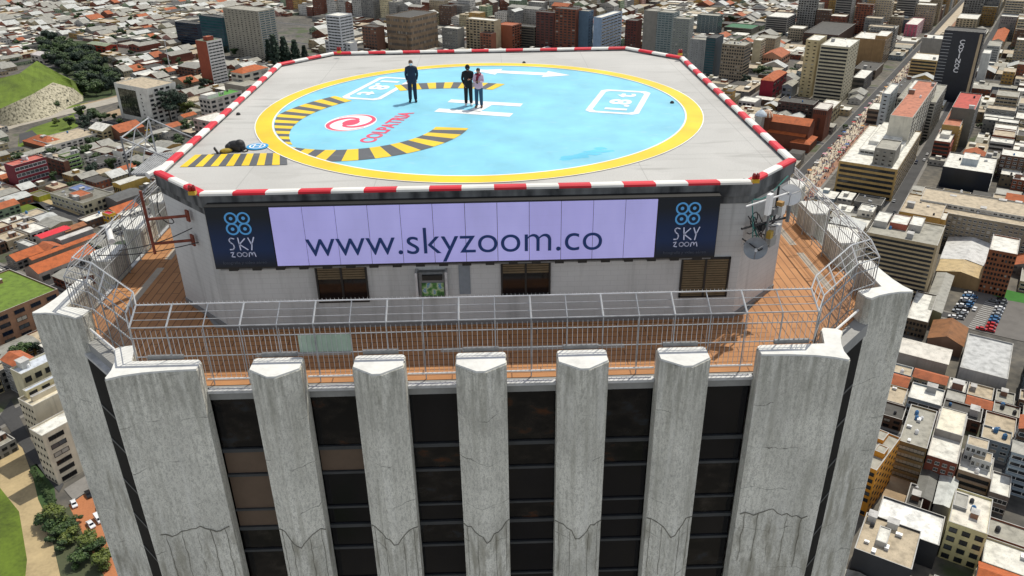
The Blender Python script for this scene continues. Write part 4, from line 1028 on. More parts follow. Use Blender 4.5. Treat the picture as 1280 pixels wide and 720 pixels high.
# ================================================================== landmark buildings (pixel corners of the roof in the 1280 x 720 photograph)
X1, X2 = .0, 1.0
r1 = key('slab_office', 'grey slab office block with dark window rows and a white roof beside the crowded avenue', 'office block', (1062, 59), 131, (1026, 54.5), (1075, 53), W(205, 196, 168), WHR, 'rbd12', 'sbd5', 16, items=3, lm='grey slab office block')
key('stair_tower', '', '', (1024, 50.5), 122, (1008, 49.5), (1034, 46.5), W(214, 196, 150), WHR, 'snb2', '-', 16, parent=r1, wallname='stair_tower')
r2 = key('blank_block', 'tan block with a huge blank wall behind the grey slab office', 'office block', (1107, 50), 84, (1067, 43), (1116, 43.5), W(176, 142, 98, .7), WHR, '-', 'rbd6', 10, items=2, pents=((.0, .35, .1, .9, 4, W(176, 142, 98, .7), WHR, '-'),), lm='tan blank-walled block')
key('corner_shop', 'low dark shop with a white roof at the foot of the tan block', 'shop', (1081, 98), 117, (1066, 96), (1092, 91), W(96, 92, 90), WHR, 'rbd3', 'gbd2', 3, lm='white-roofed corner shop')
key('low_block', 'low brown block with terraces under the blank tan wall', 'building', (1095, 88), 100, (1068, 84), (1105, 82), W(110, 95, 80), DKR, 'rbd5', '-', 2, items=2)
key('banded_office', 'tan office with brown window bands right of the avenue and below a grey wall', 'office block', (1172, 76), 101, (1139, 72), (1178, 71), W(205, 175, 120), WHR, 'rbd7', 'rbd4', 6, items=1, lm='tan banded office')
key('grey_wall_block', 'blank grey walled block with a white roof left of the dark lettered tower', 'office block', (1179, 49), 84, (1153, 47), (1183, 42), W(150, 148, 142), WHR, '-', '-', 9, items=3)
cov = key('dark_tower', 'tall black tower with white vertical lettering on its blank front', 'tower', (1231, 41), 130, (1181, 40), (1240, 36.5), plain('black cladding', (.008, .012, .022), .35, .2, .3), DKR, '-', 'rbn5', 22, minD=16, lm='black lettered tower')
key('pink_block', 'block with a pink banner wall at the far end of the avenue', 'office block', (1147, 31), 50, (1132, 30), (1156, 28), W(215, 95, 125), WHR, 'gwd3', 'rwd4', 10)
key('far_white_tower', 'white blank tower behind the right side of the black tower', 'tower', (1238, 67), 106, (1228, 66), (1253, 63), W(215, 216, 210), WHR, '-', '-', 12, minD=14, lm='white blank tower')
key('tile_house', 'house with an orange tile roof right of the black tower top', 'house', (1255, 52), 66, (1240, 50), (1262, 46), W(200, 190, 170), TILE2, 'gbd3', '-', 2, rk='gable')
key('slatted_block', 'grey block with slanted rows of windows right of the black tower', 'office block', (1250, 58), 82, (1234, 56), (1262, 52), W(180, 182, 178), GRR, 'rwm5', 'rwm4', 8)
YW = W(200, 166, 104, .75); WW = W(228, 226, 218, .85)
r3 = key('yellow_office', 'long yellow office block with white roof terraces beside the avenue', 'office block', (1122, 212), 252, (1049, 201), (1152, 182), YW, WHR, 'rbd13', 'rbn9', 6, pents=((.12, .8, .25, .95, 3.4, WW, WHR, 'rwd8'), (.2, .72, .4, .95, 5.6, WW, WHR, '-')), items=2, lm='long yellow office block')
key('grey_stair_tower', '', '', (1120, 188), 248, (1094, 186), (1128, 180), W(146, 142, 132), GRR, 'snb3', '-', 12, parent=r3, wallname='stair_tower', minD=7)
r4 = key('glass_top_hotel', 'white fronted tower with a brick red roof and glazed top storey', 'hotel', (1141, 147), 218, (1113, 143.5), (1172, 122), W(222, 216, 198), roofmat('brick red roof', rgb(190, 120, 92), 'flat'), '-', 'gbd8', 15, items=3, lm='brick-roofed white tower')
key('pale_slim_tower', 'slim pale blue grey stair tower left of the brick roofed white tower', 'tower', (1113, 117.5), 176, (1103, 116), (1124, 112), W(196, 204, 206), WHR, 'snb1', 'snb2', 12, lm='slim pale tower')
key('plant_room_block', 'grey roofed block with plant rooms behind the brick roofed white tower', 'office block', (1170, 128), 175, (1122, 124), (1184, 119), W(205, 200, 185), GRR, 'rbd6', 'gbd5', 12, items=5, pents=((.5, .85, .3, .8, 5, WW, WHR, '-'),))
key('cafe_block', 'small block with a pale roof and orange awning wall at the avenue bend', 'building', (1099, 137), 156, (1085, 133), (1106, 128), W(150, 130, 110), WHR, 'rbd3', '-', 3)
key('garage_roof', 'cluttered grey roofed block with a turquoise awning beside the avenue', 'building', (1150, 119), 136, (1114, 114), (1164, 109), W(130, 128, 120), DKR, 'rbd5', '-', 3, items=8)
key('turquoise_awning_shop', 'shop with a bright turquoise awning roof below the tan banded office', 'shop', (1152, 110), 117, (1128, 106), (1156, 105), W(90, 110, 105), plain('turquoise awning', (.02, .36, .27)), '-', '-', 1)
# church
BRK = W(128, 74, 52, .7)
ch = thing('brick_church', 'red brick church with a square bell tower and long orange tile roofs', 'church', (*at(1000, 172).xy, G), 0); LAND.append(('brick church', 1005, 160))
def church_block(nm, A, hb, B, C, rk, roof, wall=BRK):
    h = hb[0] if isinstance(hb, tuple) else solve_h(A, hb); ctr, u, L, d, s, a = frame_of(A, B, C, h)
    o, ro = box_block(ch, L, d, h, wall, roof, rk, (ctr.x-ch.location.x, ctr.y-ch.location.y, 0), math.atan2(u.y, u.x), nm); FOOT.append((ctr, L/2, d/2, u)); return o, L, d, s, h
o, L, d, s, h = church_block('bell_tower', (1034, 137), 177, (1017.5, 135), (1042, 131), 'flat', WHR)
for sg, ax in ((-s, 1), (1, 0)):
    m = MB()
    for k in range(9): m.box(-1.0, 1.0, -.12, 0, h*.36+k*h*.04, h*.36+k*h*.04+.55, 0)
    q = m.build('louvre', [FRAMEB], o, False)
    if ax: q.location = (0, sg*d/2, 0); q.rotation_euler = (0, 0, 0 if sg < 0 else math.pi)
    else: q.location = (-L/2, 0, 0); q.rotation_euler = (0, 0, -math.pi/2)
m = MB()
for k in range(7):
    x = -L/2+L*(k+.5)/7; m.box(x-.35, x+.35, -s*d/2-.12, -s*d/2+.12, h-4.5, h-1.6)
m.build('belfry_opening', [FRAMEB], o, False)
m = MB(); m.box(-L/2-.4, L/2+.4, -d/2-.4, d/2+.4, h-.9, h-.4); m.build('cornice', [W(225, 220, 210)], o, False)
church_block('nave', (1012, 158), (19,), (961, 146), (1019, 147), 'gable', TILE2)
church_block('aisle', (1006, 171.5), (11,), (953, 160), (1011, 162), 'gable', TILE2)
church_block('porch', (1012, 181), (7,), (988, 177), (1022, 174), 'hip', TILE2)
dt, Ld, dd, sd, hd = church_block('dome_turret', (952, 147), (24,), (944, 146), (958, 142), 'flat', GRR, W(190, 186, 176))
m = MB(); m.lathe([(4.6, hd), (4.4, hd+1), (3.2, hd+2.6), (1.2, hd+4.2), (.3, hd+4.8), (.1, hd+6.5), (0, hd+6.5)], 20); m.build('white_dome', [plain('pale dome', (.55, .62, .68))], dt, False, True)
m = MB(); p = at(959, 142, G+24).xy-ch.location.xy
for k in range(20):
    q0, q1 = 2*math.pi*k/20, 2*math.pi*(k+1)/20; pr = [(4.9, 22), (4.7, 23.2), (3.8, 25), (2.2, 26.6), (.4, 27.4)]
    for (ra, za), (rb, zb) in zip(pr, pr[1:]):
        m.face([(p.x+ra*math.cos(q0), p.y+ra*math.sin(q0), za), (p.x+ra*math.cos(q1), p.y+ra*math.sin(q1), za), (p.x+rb*math.cos(q1), p.y+rb*math.sin(q1), zb), (p.x+rb*math.cos(q0), p.y+rb*math.sin(q0), zb)], k % 2)
m.build('striped_dome', [plain('orange dome stripe', (.42, .17, .08)), plain('cream dome stripe', (.62, .52, .4))], ch, False)
m = MB(); m.lathe([(4.4, 0), (4.4, 22.2)], 20, 0, Matrix.Translation((p.x, p.y, 0))); m.build('dome_drum', [BRK], ch, False)
key('brown_flats', 'dark brown brick flats directly behind the church', 'apartment block', (1017, 131), 150, (973, 121.5), (1024, 122), W(92, 66, 60, .7), DKR, 'gbb9', '-', 5, items=2, lm='dark brown flats')
key('beige_annex', 'beige annex with a white roof between the bell tower and the avenue', 'building', (1040, 137), 158, (1021, 132), (1052, 129.5), W(196, 180, 140), WHR, 'gbd3', 'gbd4', 3, items=1)
key('crimson_house', 'crimson and yellow walled building with an orange tile roof behind the church', 'house', (967, 101.5), 126, (951, 99), (984, 95), W(140, 24, 44), TILE2, '-', 'gbd4', 3, rk='hip', lm='crimson building')
key('grey_gable_house', 'plain grey gabled house left of the slab office stair tower', 'house', (990, 108), 123, (978, 105), (998, 100), W(150, 154, 158), GRR, 'gbd2', '-', 2, rk='gable')
key('terrace_shop', 'low shop with a row of red doors and white awnings by the right helipad kerb', 'shop', (944, 128), 139, (923, 125), (952, 121), W(205, 200, 195), WHR, 'gbd4', '-', 2)
key('stone_office', 'stone grid office with many small windows right of the teal tower', 'office block', (931, 57), 106, (903, 54), (940, 49.5), W(168, 152, 128, .7), GRR, 'gbd9', 'rbd4', 12, items=4, lm='stone grid office')
key('teal_tower', 'dark teal glass tower with a blank grey side behind the rear right kerb', 'tower', (895, 47.5), 99, (883, 46), (905, 43.5), W(72, 82, 88), DKR, 'rnt4', '-', 16, minD=14, lm='teal glass tower')
key('striped_tower', 'pale grey tower with one white window strip left of the teal tower', 'tower', (882, 50), 90, (863, 48), (888, 44), W(168, 168, 164), GRR, 'swm3', '-', 14, minD=12)
key('cream_slab', 'narrow cream slab with a blank wall right of the stone grid office', 'apartment block', (952, 50.5), 84, (942, 49), (958, 45.5), W(205, 192, 160), WHR, '-', 'gbd3', 10, minD=10)
key('peach_palace', 'peach coloured old building with tile roofs behind the crimson building', 'building', (977, 72), 84, (952, 67), (988, 64), W(215, 160, 130), TILE, 'gbd8', 'gbd4', 2, rk='gable', lm='peach building')
key('tan_tower', 'tan tower with small windows behind the rear right corner of the helipad', 'tower', (862, 24), 84, (842, 22), (868, 19), W(146, 150, 140), GRR, 'gwm5', 'gwm4', 20, minD=14)
key('green_grey_glass', 'grey green glass office behind the rear helipad kerb', 'office block', (842, 16), 74, (818, 14), (850, 12), W(140, 150, 146), GRR, 'rwt5', 'rwt4', 20, minD=14, lm='grey green glass office')
key('concrete_fin_tower', 'bare concrete tower behind the rear helipad kerb', 'tower', (822, 14), 72, (805, 13), (830, 10), W(150, 145, 135), GRR, '-', 'gbd3', 16, minD=14)
key('pale_blue_block', 'pale blue grey block with ribbon windows behind the rear helipad kerb', 'office block', (752, 22), 70, (742, 21), (778, 12), W(150, 172, 196), WHR, '-', 'rwd5', 12, minD=12, lm='pale blue block')
key('slate_slab', 'flat slate blue slab between a brown tower and the pale blue block', 'tower', (736, 14), 66, (722, 14), (742, 11), W(96, 120, 140), GRR, '-', 'sbd2', 14, minD=10)
key('brick_tower', 'brown brick tower with a cream stripe beside the slate blue slab', 'tower', (720, 12), 66, (694, 12), (728, 9), W(140, 82, 60, .7), DKR, 'gbd5', '-', 16, minD=12, lm='brown brick tower')
key('brown_pair_tower', 'dark brown tower left of the cream striped brick tower', 'tower', (692, 16), 62, (670, 15), (698, 13), W(118, 70, 62, .7), DKR, 'gbd4', '-', 14, minD=12)
key('shaded_flats', 'shaded grey flats behind the middle of the rear kerb', 'apartment block', (668, 34), 60, (640, 31), (676, 28), W(120, 112, 96, .7), DKR, 'Bbd6', 'Bbd4', 8)
key('blank_brick_block', 'blank orange brick gable block behind the middle of the rear kerb', 'apartment block', (640, 32), 62, (620, 31), (652, 26), W(165, 96, 68, .75), TILE, '-', 'gbd4', 9, minD=10, lm='blank brick block')
key('beige_flats', 'beige flats with brick fronts behind the helipad', 'apartment block', (618, 26), 64, (582, 24), (626, 21), W(190, 172, 140), WHR, 'gbd8', '-', 11, minD=10)
key('brick_front_flats', 'brick fronted flats standing before the beige flats', 'apartment block', (614, 42), 66, (600, 40), (620, 38), W(150, 92, 70, .75), DKR, 'gbd4', '-', 7)
STRIP = facade('strip cladding', rgb(168, 142, 112, .62), du=1.7, dv=7.0, fill=.62)
key('woven_tower', 'tower clad in vertical tan and black strips behind the rear kerb', 'tower', (512, 22), 68, (482, 22), (546, 16), STRIP, DKR, '-', '-', 16, minD=14, lm='strip clad tower')
key('woven_wing', 'lower wing clad in vertical tan and black strips with plants on its roof', 'building', (508, 45), 68, (484, 44), (516, 40), STRIP, plain('planted roof', (.02, .045, .015)), '-', '-', 7)
key('white_balcony_tower', 'white tower with curved balconies behind the rear left kerb corner', 'tower', (424, 20), 72, (407, 20), (440, 15), W(222, 224, 226), WHR, 'rwd4', 'rwm3', 14, minD=12, lm='white balcony tower')
key('white_tower_podium', 'stepped white podium under the white balcony tower', 'building', (438, 54), 72, (406, 52), (446, 47), W(222, 222, 222), WHR, 'gwd7', '-', 4)

key('brown_slab', 'brown slab between the strip clad tower and the white balcony tower', 'apartment block', (470, 34), 66, (452, 33), (480, 30), W(130, 92, 74, .7), DKR, 'gbd5', '-', 8, minD=10)
key('grey_lamella_block', 'grey block with fine vertical ribs right of the strip clad tower', 'office block', (572, 36), 64, (552, 34), (580, 32), W(150, 148, 140, .7), WHR, 'gwd6', '-', 8, minD=10)
key('red_brown_slab', 'red brown slab right of the pale blue block', 'tower', (796, 26), 70, (782, 25), (803, 22), W(118, 62, 52, .7), DKR, 'gbd4', '-', 14, minD=10)
key('grey_top_block', 'grey ribbon windowed block at the top edge above the peach building', 'office block', (985, 22), 44, (958, 20), (996, 17), W(156, 152, 146), WHR, 'rbd7', 'rbd4', 8)
key('long_dark_hall', 'long dark roofed hall above the grey slab office', 'hall', (1048, 44), (16,), (1005, 40), (1070, 30), W(96, 70, 60, .7), DKR, 'rbd8', '-', 4)
key('beige_top_block', 'beige mid rise at the top edge left of the long dark hall', 'apartment block', (1004, 36), 52, (986, 35), (1010, 31), W(190, 176, 150), WHR, 'gbd6', 'gbd3', 5)
key('green_roof_block', 'low block with a dark green roof above the stone grid office', 'building', (940, 36), 44, (905, 33), (950, 28), W(130, 124, 112), plain('dark green sheet roof', (.02, .13, .05)), 'rbd5', '-', 3)
key('glass_shaft', 'dark glass shaft block above the teal tower', 'office block', (898, 20), 46, (872, 18), (904, 15), W(100, 116, 116, .7), GRR, 'rwt5', 'rbt3', 12, minD=12)
key('pale_top_tower', 'pale mid rise at the top edge right of the pink banner wall', 'apartment block', (1222, 24), 40, (1196, 22), (1236, 18), W(206, 190, 158), WHR, 'gbd6', 'gbd4', 6)
# right middle ground
key('navy_glass_block', 'low navy glass block with a white roof edge right of the long yellow office', 'office block', (1241, 217), 243, (1179, 202), (1262, 200), plain('navy cladding', (.006, .012, .024), .3, .3, .2), WHR, '-', 'rwd4', 4, items=3, pents=((.35, .68, .35, .75, 4.5, W(190, 200, 204), WHR, '-'),), lm='navy glass block')
key('red_brick_block', 'red brick block with balconies and white roof behind the long yellow office', 'apartment block', (1188, 178), 203, (1168, 175), (1196, 164), W(160, 86, 66), WHR, 'Bbd4', 'Bbd4', 5, pents=((.2, .8, .3, .9, 3, WW, WHR, '-'),), lm='red brick balcony block')
key('ochre_block', 'ochre block with grey balcony side behind the red brick block', 'office block', (1200, 158), 192, (1178, 154), (1218, 141), W(196, 160, 96, .75), roofmat('brick red roof', rgb(190, 120, 92), 'flat'), '-', 'Bwd6', 8, items=3)
key('slate_red_roof_block', 'tall dark block with a red roof terrace at the foot of the black tower', 'office block', (1219, 137), 184, (1190, 134), (1228, 126), W(120, 118, 108), roofmat('red roof', rgb(190, 80, 66), 'flat'), '-', 'rbn4', 11, items=2, lm='red-roofed dark block')
key('long_flats', 'long grey apartment block with white framed top storey and many windows', 'apartment block', (1310, 288), 331, (1143, 241), (1336, 262), W(160, 150, 130, .7), TNR, 'gwd26', '-', 8, items=14, pents=((.02, .98, .25, .8, 2.6, W(200, 198, 190), TNR, 'gwd22'),), lm='long grey flats')
key('ochre_blank_block', 'ochre block with a blank wall and pale roof huts before the long flats', 'building', (1176, 273), 318, (1124, 260), (1186, 262), W(188, 146, 76, .75), TNR, '-', '-', 9, items=3, lm='ochre blank-walled block')
key('ochre_stair_block', 'taller ochre stair block at the right end of the blank ochre wall', 'building', (1182, 275), 318, (1174, 272), (1196, 267), W(190, 150, 80, .75), WHR, '-', '-', 9)
ob = key('banded_slab', 'big office slab with tan bands, a black top storey and huts on its roof', 'office block', (1172, 307), 383, (1084, 288), (1182, 291), W(188, 168, 132, .75), GRR, 'rbd16', '-', 14, items=3, lm='tan banded slab', pents=((.5, .75, .45, .9, 3.2, W(180, 100, 80), WHR, '-'), (.78, .98, .4, .9, 3.2, W(190, 186, 178), WHR, '-'), (.3, .48, .5, .95, 3.4, W(200, 195, 185), WHR, '-')))
key('market_shed', 'long warehouse with a grey corrugated roof beside the car park', 'warehouse', (1177, 391), (8,), (1214, 349), (1155, 381), W(150, 150, 110), SHEET, 'gbd3', '-', 1, rk='sheet', lm='corrugated warehouse')
key('dark_brick_shop', 'dark patterned brick building with a white strip roof in front of the warehouse', 'building', (1160, 403), 424, (1133, 391), (1172, 392), W(105, 88, 68, .7), WHR, 'gbb6', '-', 3)
key('white_sheet_shed', 'shed with a rusty white sheet roof beside the right pier of the tower', 'shed', (1185, 455), (7,), (1120, 432), (1190, 432), W(170, 160, 150), roofmat('rusty white sheet roof', rgb(222, 216, 204), 'sheet'), '-', '-', 1, rk='sheet')
key('brown_tile_shed', 'shed with a brown tiled roof below the car park', 'shed', (1204, 433), (6,), (1160, 420), (1210, 419), W(130, 100, 80), roofmat('brown tile roof', rgb(150, 100, 58), 'tile'), '-', '-', 1, rk='gable')
key('grey_flat_hall', 'wide hall with a plain light grey flat roof below the car park', 'hall', (1260, 474), (9,), (1200, 454), (1267, 432), W(170, 170, 168), RF(196, 197, 196), '-', '-', 2, lm='wide grey hall')
key('navy_strip_shed', 'long shed with a white and navy striped roof above the green strip', 'shed', (1237, 335), (7,), (1176, 316), (1244, 322), W(50, 60, 90), roofmat('white sheet roof', rgb(222, 222, 220), 'sheet'), '-', '-', 1, rk='sheet')
key('tan_strip_shed', 'long shed with a tan and cream roof below the navy striped shed', 'shed', (1229, 350), (7,), (1171, 330), (1237, 338), W(160, 130, 90), roofmat('tan sheet roof', rgb(205, 180, 130), 'sheet'), '-', '-', 1, rk='sheet')
key('brick_gable_block', 'brown brick block with dark slots at the right edge above the car park', 'building', (1272, 318), 372, (1237, 307), (1285, 300), W(150, 92, 58, .75), WHR, 'gbb8', '-', 9, lm='brown brick slot block')
# right foreground
ORN = W(222, 150, 42, .8)
key('orange_block', 'bright orange apartment block with a parapet roof beside the tower', 'apartment block', (1096, 588), 646, (1068, 577), (1126, 547), ORN, GRR, 'gbd3', 'sbd6', 7, lm='orange apartment block', own=True, pents=((.1, .55, .35, .55, 2.2, ORN, GRR, '-'), (.5, .95, .7, .95, 1.6, ORN, GRR, '-')))
key('balcony_flats', 'dark tan flats with long balconies behind the orange block', 'apartment block', (1159, 561), 604, (1124, 548), (1172, 541), W(140, 118, 78, .75), GRR, 'Bbc7', '-', 5, items=7, lm='dark tan balcony flats')
key('red_flats', 'red brick flats with a white sheet roof behind the tan earth lot', 'apartment block', (1197, 580), 612, (1159, 566), (1210, 556), W(140, 76, 58, .75), WHR, 'gwm4', '-', 4, pents=((.05, .95, .45, .95, 3, W(170, 165, 158), roofmat('cream sheet roof', rgb(236, 228, 204), 'sheet'), '-'),), lm='red brick flats')
key('terrace_flats', 'pale flats with a white stepped penthouse right of the red brick flats', 'apartment block', (1239, 599), 624, (1198, 584), (1252, 575), W(176, 152, 128), WHR, 'Bbd5', '-', 3, pents=((.1, .7, .35, .8, 4, W(206, 208, 206), TNR, 'gwd4'), (.3, .95, .55, 1, 7, W(206, 208, 206), TNR, 'gwd4')), items=2)
key('cream_office', 'cream office with dark window strips and a wide stained flat roof', 'office block', (1235, 668), (15,), (1186, 647), (1254, 628), W(216, 206, 152, .85), RF(228, 222, 208), 'gbd3', 'gbd5', 4, items=3, lm='cream office', pents=((.62, .98, .45, .85, 1.2, W(160, 160, 158), SHEET, '-'),))
key('white_long_roof', 'long low building with a bright white roof and black wall beside the tower', 'warehouse', (1174, 682), (10,), (1093, 645), (1182, 659), plain('black painted wall', (.02, .022, .026), .6, .3, .2), roofmat('white membrane roof', rgb(240, 240, 236, .9), 'flat'), '-', '-', 2, lm='long white-roofed building')
key('tank_roof_block', 'beige roofed block with a white water tank at the lower right edge of the tower', 'building', (1140, 712), (14,), (1068, 676), (1152, 693), plain('dark painted wall', (.035, .037, .042), .6, .3, .2), TNR, '-', '-', 3, items=7, pents=((.5, .7, .3, .7, 2, W(190, 186, 176), WHR, '-'),))
key('grey_sheet_shed', 'small shed with dark corrugated roof beside the tan earth lot', 'shed', (1164, 626), (5,), (1144, 612), (1174, 609), W(110, 70, 60), roofmat('dark sheet roof', rgb(112, 112, 106), 'sheet'), '-', '-', 1, rk='sheet')
key('white_sheet_hut', 'small shed with a pale sheet roof next to the dark corrugated shed', 'shed', (1190, 636), (5,), (1168, 620), (1198, 614), W(160, 160, 158), roofmat('pale sheet roof', rgb(206, 210, 206), 'sheet'), '-', '-', 1, rk='sheet')
key('dark_lean_to', 'black roofed lean-to behind the long white roof', 'shed', (1150, 640), (5,), (1130, 631), (1158, 624), W(150, 148, 146), DKR, '-', '-', 1, items=2)
key('right_edge_shed', 'bright white roofed shed at the right edge by the cream office', 'shed', (1262, 622), (8,), (1237, 606), (1275, 598), W(120, 110, 104), WHR, 'rwd4', '-', 2)
# left
gfo = key('glass_front_office', 'white office with one big dark glass wall and a sunken tan roof', 'office block', (183, 111), 156, (219, 106), (142, 97.5), W(222, 220, 210, .85), TNR, 'gbd5', '-', 8, lm='white glass-front office')
key('red_white_tower', 'tall apartment tower with a brick red side and white balcony bands', 'tower', (258, 52), 110, (277, 52), (244, 46.5), W(218, 216, 212, .85), RF(120, 140, 110), 'rwd4', 'swd3', 15, sclad=W(160, 78, 52, .8), minD=13, lm='red and white tower', pents=((.3, .7, .3, .7, 4, W(150, 66, 46), TILE, '-'),))
key('grey_twin_towers', 'group of tall grey concrete apartment slabs with dark recesses', 'apartment block', (322, 14), 76, (278, 10), (343, 10), W(168, 162, 146, .75), GRR, 'sbb9', 'rwt3', 22, minD=18, lm='grey apartment slabs')
key('teal_block', 'dark teal glass block behind the red and white tower', 'office block', (277, 22), 66, (248, 22), (284, 18), W(40, 70, 84), DKR, 'rnt6', 'rnt5', 12, minD=12)
key('navy_block', 'dark navy block left of the red and white tower', 'office block', (246, 30), 58, (218, 31), (252, 26), W(36, 50, 66), DKR, 'rnn5', '-', 8, minD=14)
key('orange_roof_house', 'white house with an orange tile roof terrace beside the left helipad kerb', 'house', (303, 92), (24,), (335, 85), (288, 86), W(205, 196, 180), TILE2, 'gbd3', 'gbd2', 5, lm='orange-roofed house', rk='hip')
key('grey_hall_block', 'blank grey block under the orange roofed house by the left kerb', 'building', (306, 108), (17,), (330, 103), (280, 97), W(160, 152, 140), GRR, 'gbd3', '-', 3)
key('red_frame_flats', 'white and brick red framed flats with a green roof terrace beside the left kerb', 'apartment block', (262, 124), 160, (302, 118), (248, 118), W(196, 188, 178), plain('green roof turf', (.07, .26, .03)), 'gbd5', 'gbd3', 6, items=3, lm='green-roofed flats', pents=((.0, .35, .2, .8, 3.4, WW, WHR, '-'),))
key('red_frame_podium', 'lower white and brick red flats in front of the green roofed flats', 'apartment block', (262, 152), 178, (292, 146), (241, 136), W(186, 160, 150), WHR, 'gbd5', 'gbd4', 4)
key('garden_villa', 'small house with orange roof under the big dark tree', 'house', (230, 147), (6,), (246, 144), (222, 141), W(215, 205, 190), TILE2, 'gbd2', '-', 1, rk='gable')
key('sheet_depot', 'brick depot with a long pale sheet roof in the upper left', 'warehouse', (174, 58), 68, (200, 52), (160, 53), W(140, 76, 58, .75), SHEET, '-', 'gbd3', 2, rk='sheet', lm='sheet-roofed depot')
key('second_depot', 'brick depot with a grey sheet roof behind the lamp mast', 'warehouse', (214, 70), 80, (240, 62), (198, 62), W(130, 76, 60, .75), SHEET, '-', '-', 2, rk='sheet')
key('brick_works', 'long brown brick works left of the red and white tower', 'warehouse', (245, 86), 98, (251, 78), (222, 71), W(128, 86, 66, .75), SHEET, 'gbd2', 'gbd6', 3, rk='sheet')
key('brick_yard_house', 'low brick house with a flat roof in the upper left yard', 'house', (182, 80), 86, (202, 76), (172, 73), W(160, 84, 58, .75), WHR, 'gbd3', '-', 1)
key('red_long_house', 'long house with bright red walls and a green roof beside the woods', 'house', (132, 58), 66, (146, 55), (108, 57), W(190, 70, 46), roofmat('mossy sheet roof', rgb(150, 160, 130), 'sheet'), 'gbd2', 'gbd4', 2, rk='sheet', lm='long red house')
key('hill_house', 'grey house with a pale sheet roof on the edge of the green mound', 'house', (52, 70), 80, (57, 64), (38, 68), W(200, 190, 180), roofmat('pale sheet roof', rgb(216, 208, 204), 'sheet'), 'gbd2', 'gbd3', 2, rk='sheet')
key('villa_white_roof', 'brown house with a curved white roof above the trees', 'house', (112, 90), 97, (124, 86), (102, 87), W(150, 110, 95), WHR, 'gbd3', 'gbd2', 2)
key('white_terrace_houses', 'row of white terraced houses with dark square windows below the road', 'terrace', (67, 181), 190, (124, 170), (58, 170), W(226, 220, 208, .85), TNR, 'gbd8', '-', 2, items=5, lm='white terraced row')
key('brick_barn', 'dark brick barn with a red tile gable left of the white terraced row', 'house', (55, 183), 189, (62, 170), (28, 178), W(112, 80, 60, .7), TILE, '-', '-', 1, rk='hip')
key('white_roof_house', 'ochre house with a bright white hipped roof right of the white terraced row', 'house', (128, 164), 177, (149, 160), (122, 157), W(190, 172, 130), WHR, 'gbd4', 'gbd2', 3, rk='gable')
key('tile_cottage', 'brick cottage with a rusty tile roof below the white glass front office', 'house', (150, 166), 176, (180, 157), (145, 158), W(140, 98, 74, .75), TILE, '-', '-', 1, rk='gable')
key('maroon_flats', 'maroon flats with white window bands at the left edge', 'apartment block', (57, 196), 227, (62, 188), (16, 203), W(120, 36, 48), roofmat('brick red roof', rgb(200, 110, 96), 'flat'), '-', 'Bwm7', 4, items=3, lm='maroon flats')
key('brown_flats_left', 'brown brick flats between the maroon and the green flats', 'apartment block', (79, 202), 222, (84, 196), (57, 200), W(116, 76, 58, .75), GRR, '-', 'gbd4', 4, items=3)
key('green_flats', 'narrow lime green flats with dark windows in the left quarter', 'apartment block', (81, 196), 216, (99, 192), (72, 189), W(136, 172, 96, .8), GRR, 'Bwd3', 'gbd2', 4, items=2, lm='lime green flats')
key('grey_row_flats', 'pale grey flats with a row of dark windows beside a narrow lane', 'apartment block', (124, 205), 217, (150, 199), (118, 197), W(180, 178, 176), DKR, 'gbd6', 'gbd3', 3, items=3)
key('small_white_flats', 'small white flats with blue roof tanks at the foot of the gantry', 'apartment block', (151, 190), 204, (161, 187), (140, 184), W(226, 224, 216, .85), WHR, 'gbd2', '-', 3, items=4)
key('colonial_corner', 'pale colonial corner building with tall windows and a patched roof courtyard', 'building', (103, 254), 269, (142, 244), (62, 240), W(198, 190, 160, .8), RF(130, 128, 118), 'gbd7', 'gwd9', 2, items=6, lm='pale colonial corner building', pents=((.15, .55, .2, .55, 2.5, W(170, 150, 130), TILE, '-'), (.5, .9, .5, .9, 1.5, W(150, 160, 175), roofmat('blue sheet roof', rgb(110, 130, 180), 'sheet'), '-')))
key('yellow_warehouse', 'yellow walled warehouse with a long white skylight roof beside the left fence', 'warehouse', (150, 231), (8,), (186, 222), (140, 220), W(206, 170, 84), roofmat('white sheet roof', rgb(216, 214, 204), 'sheet'), '-', 'gbd4', 1, rk='sheet')
key('dark_sheet_hall', 'hall with a dark grey sheet roof right of the colonial corner building', 'hall', (146, 252), (7,), (180, 243), (128, 234), W(120, 116, 110), roofmat('dark sheet roof', rgb(98, 98, 96), 'sheet'), '-', '-', 1, rk='sheet')
key('bright_corner_shop', 'small shop painted red and yellow at the end of the colonial block', 'shop', (136, 268), 284, (144, 264), (127, 262), W(222, 170, 30, .9), roofmat('magenta roof', rgb(200, 30, 70), 'flat'), 'gwd2', 'gwd2', 2)
key('yellow_lot_wall', 'low yellow walled yard building in front of the colonial block', 'building', (48, 246), (4,), (64, 240), (35, 238), W(190, 190, 60), RF(120, 116, 96), '-', '-', 1)
key('red_roof_hall', 'hall with a bright red sheet roof in the left middle ground', 'hall', (52, 298), (7,), (88, 286), (43, 291), W(180, 170, 160), plain('bright red sheet roof', (.62, .015, .03), .6, .15, .3), '-', '-', 1, rk='sheet', lm='bright red roof')
key('brown_tile_hall', 'hall with a brown tile roof behind the bright red roof', 'hall', (82, 290), (6,), (108, 280), (74, 281), W(150, 120, 100), roofmat('brown tile roof', rgb(170, 110, 70), 'tile'), '-', '-', 1, rk='gable')
key('white_torn_shed', 'shed with a torn white sheet roof between red and orange roofs', 'shed', (76, 300), (6,), (116, 288), (70, 295), W(170, 165, 160), roofmat('white sheet roof', rgb(214, 210, 204), 'sheet'), '-', '-', 1, rk='sheet')
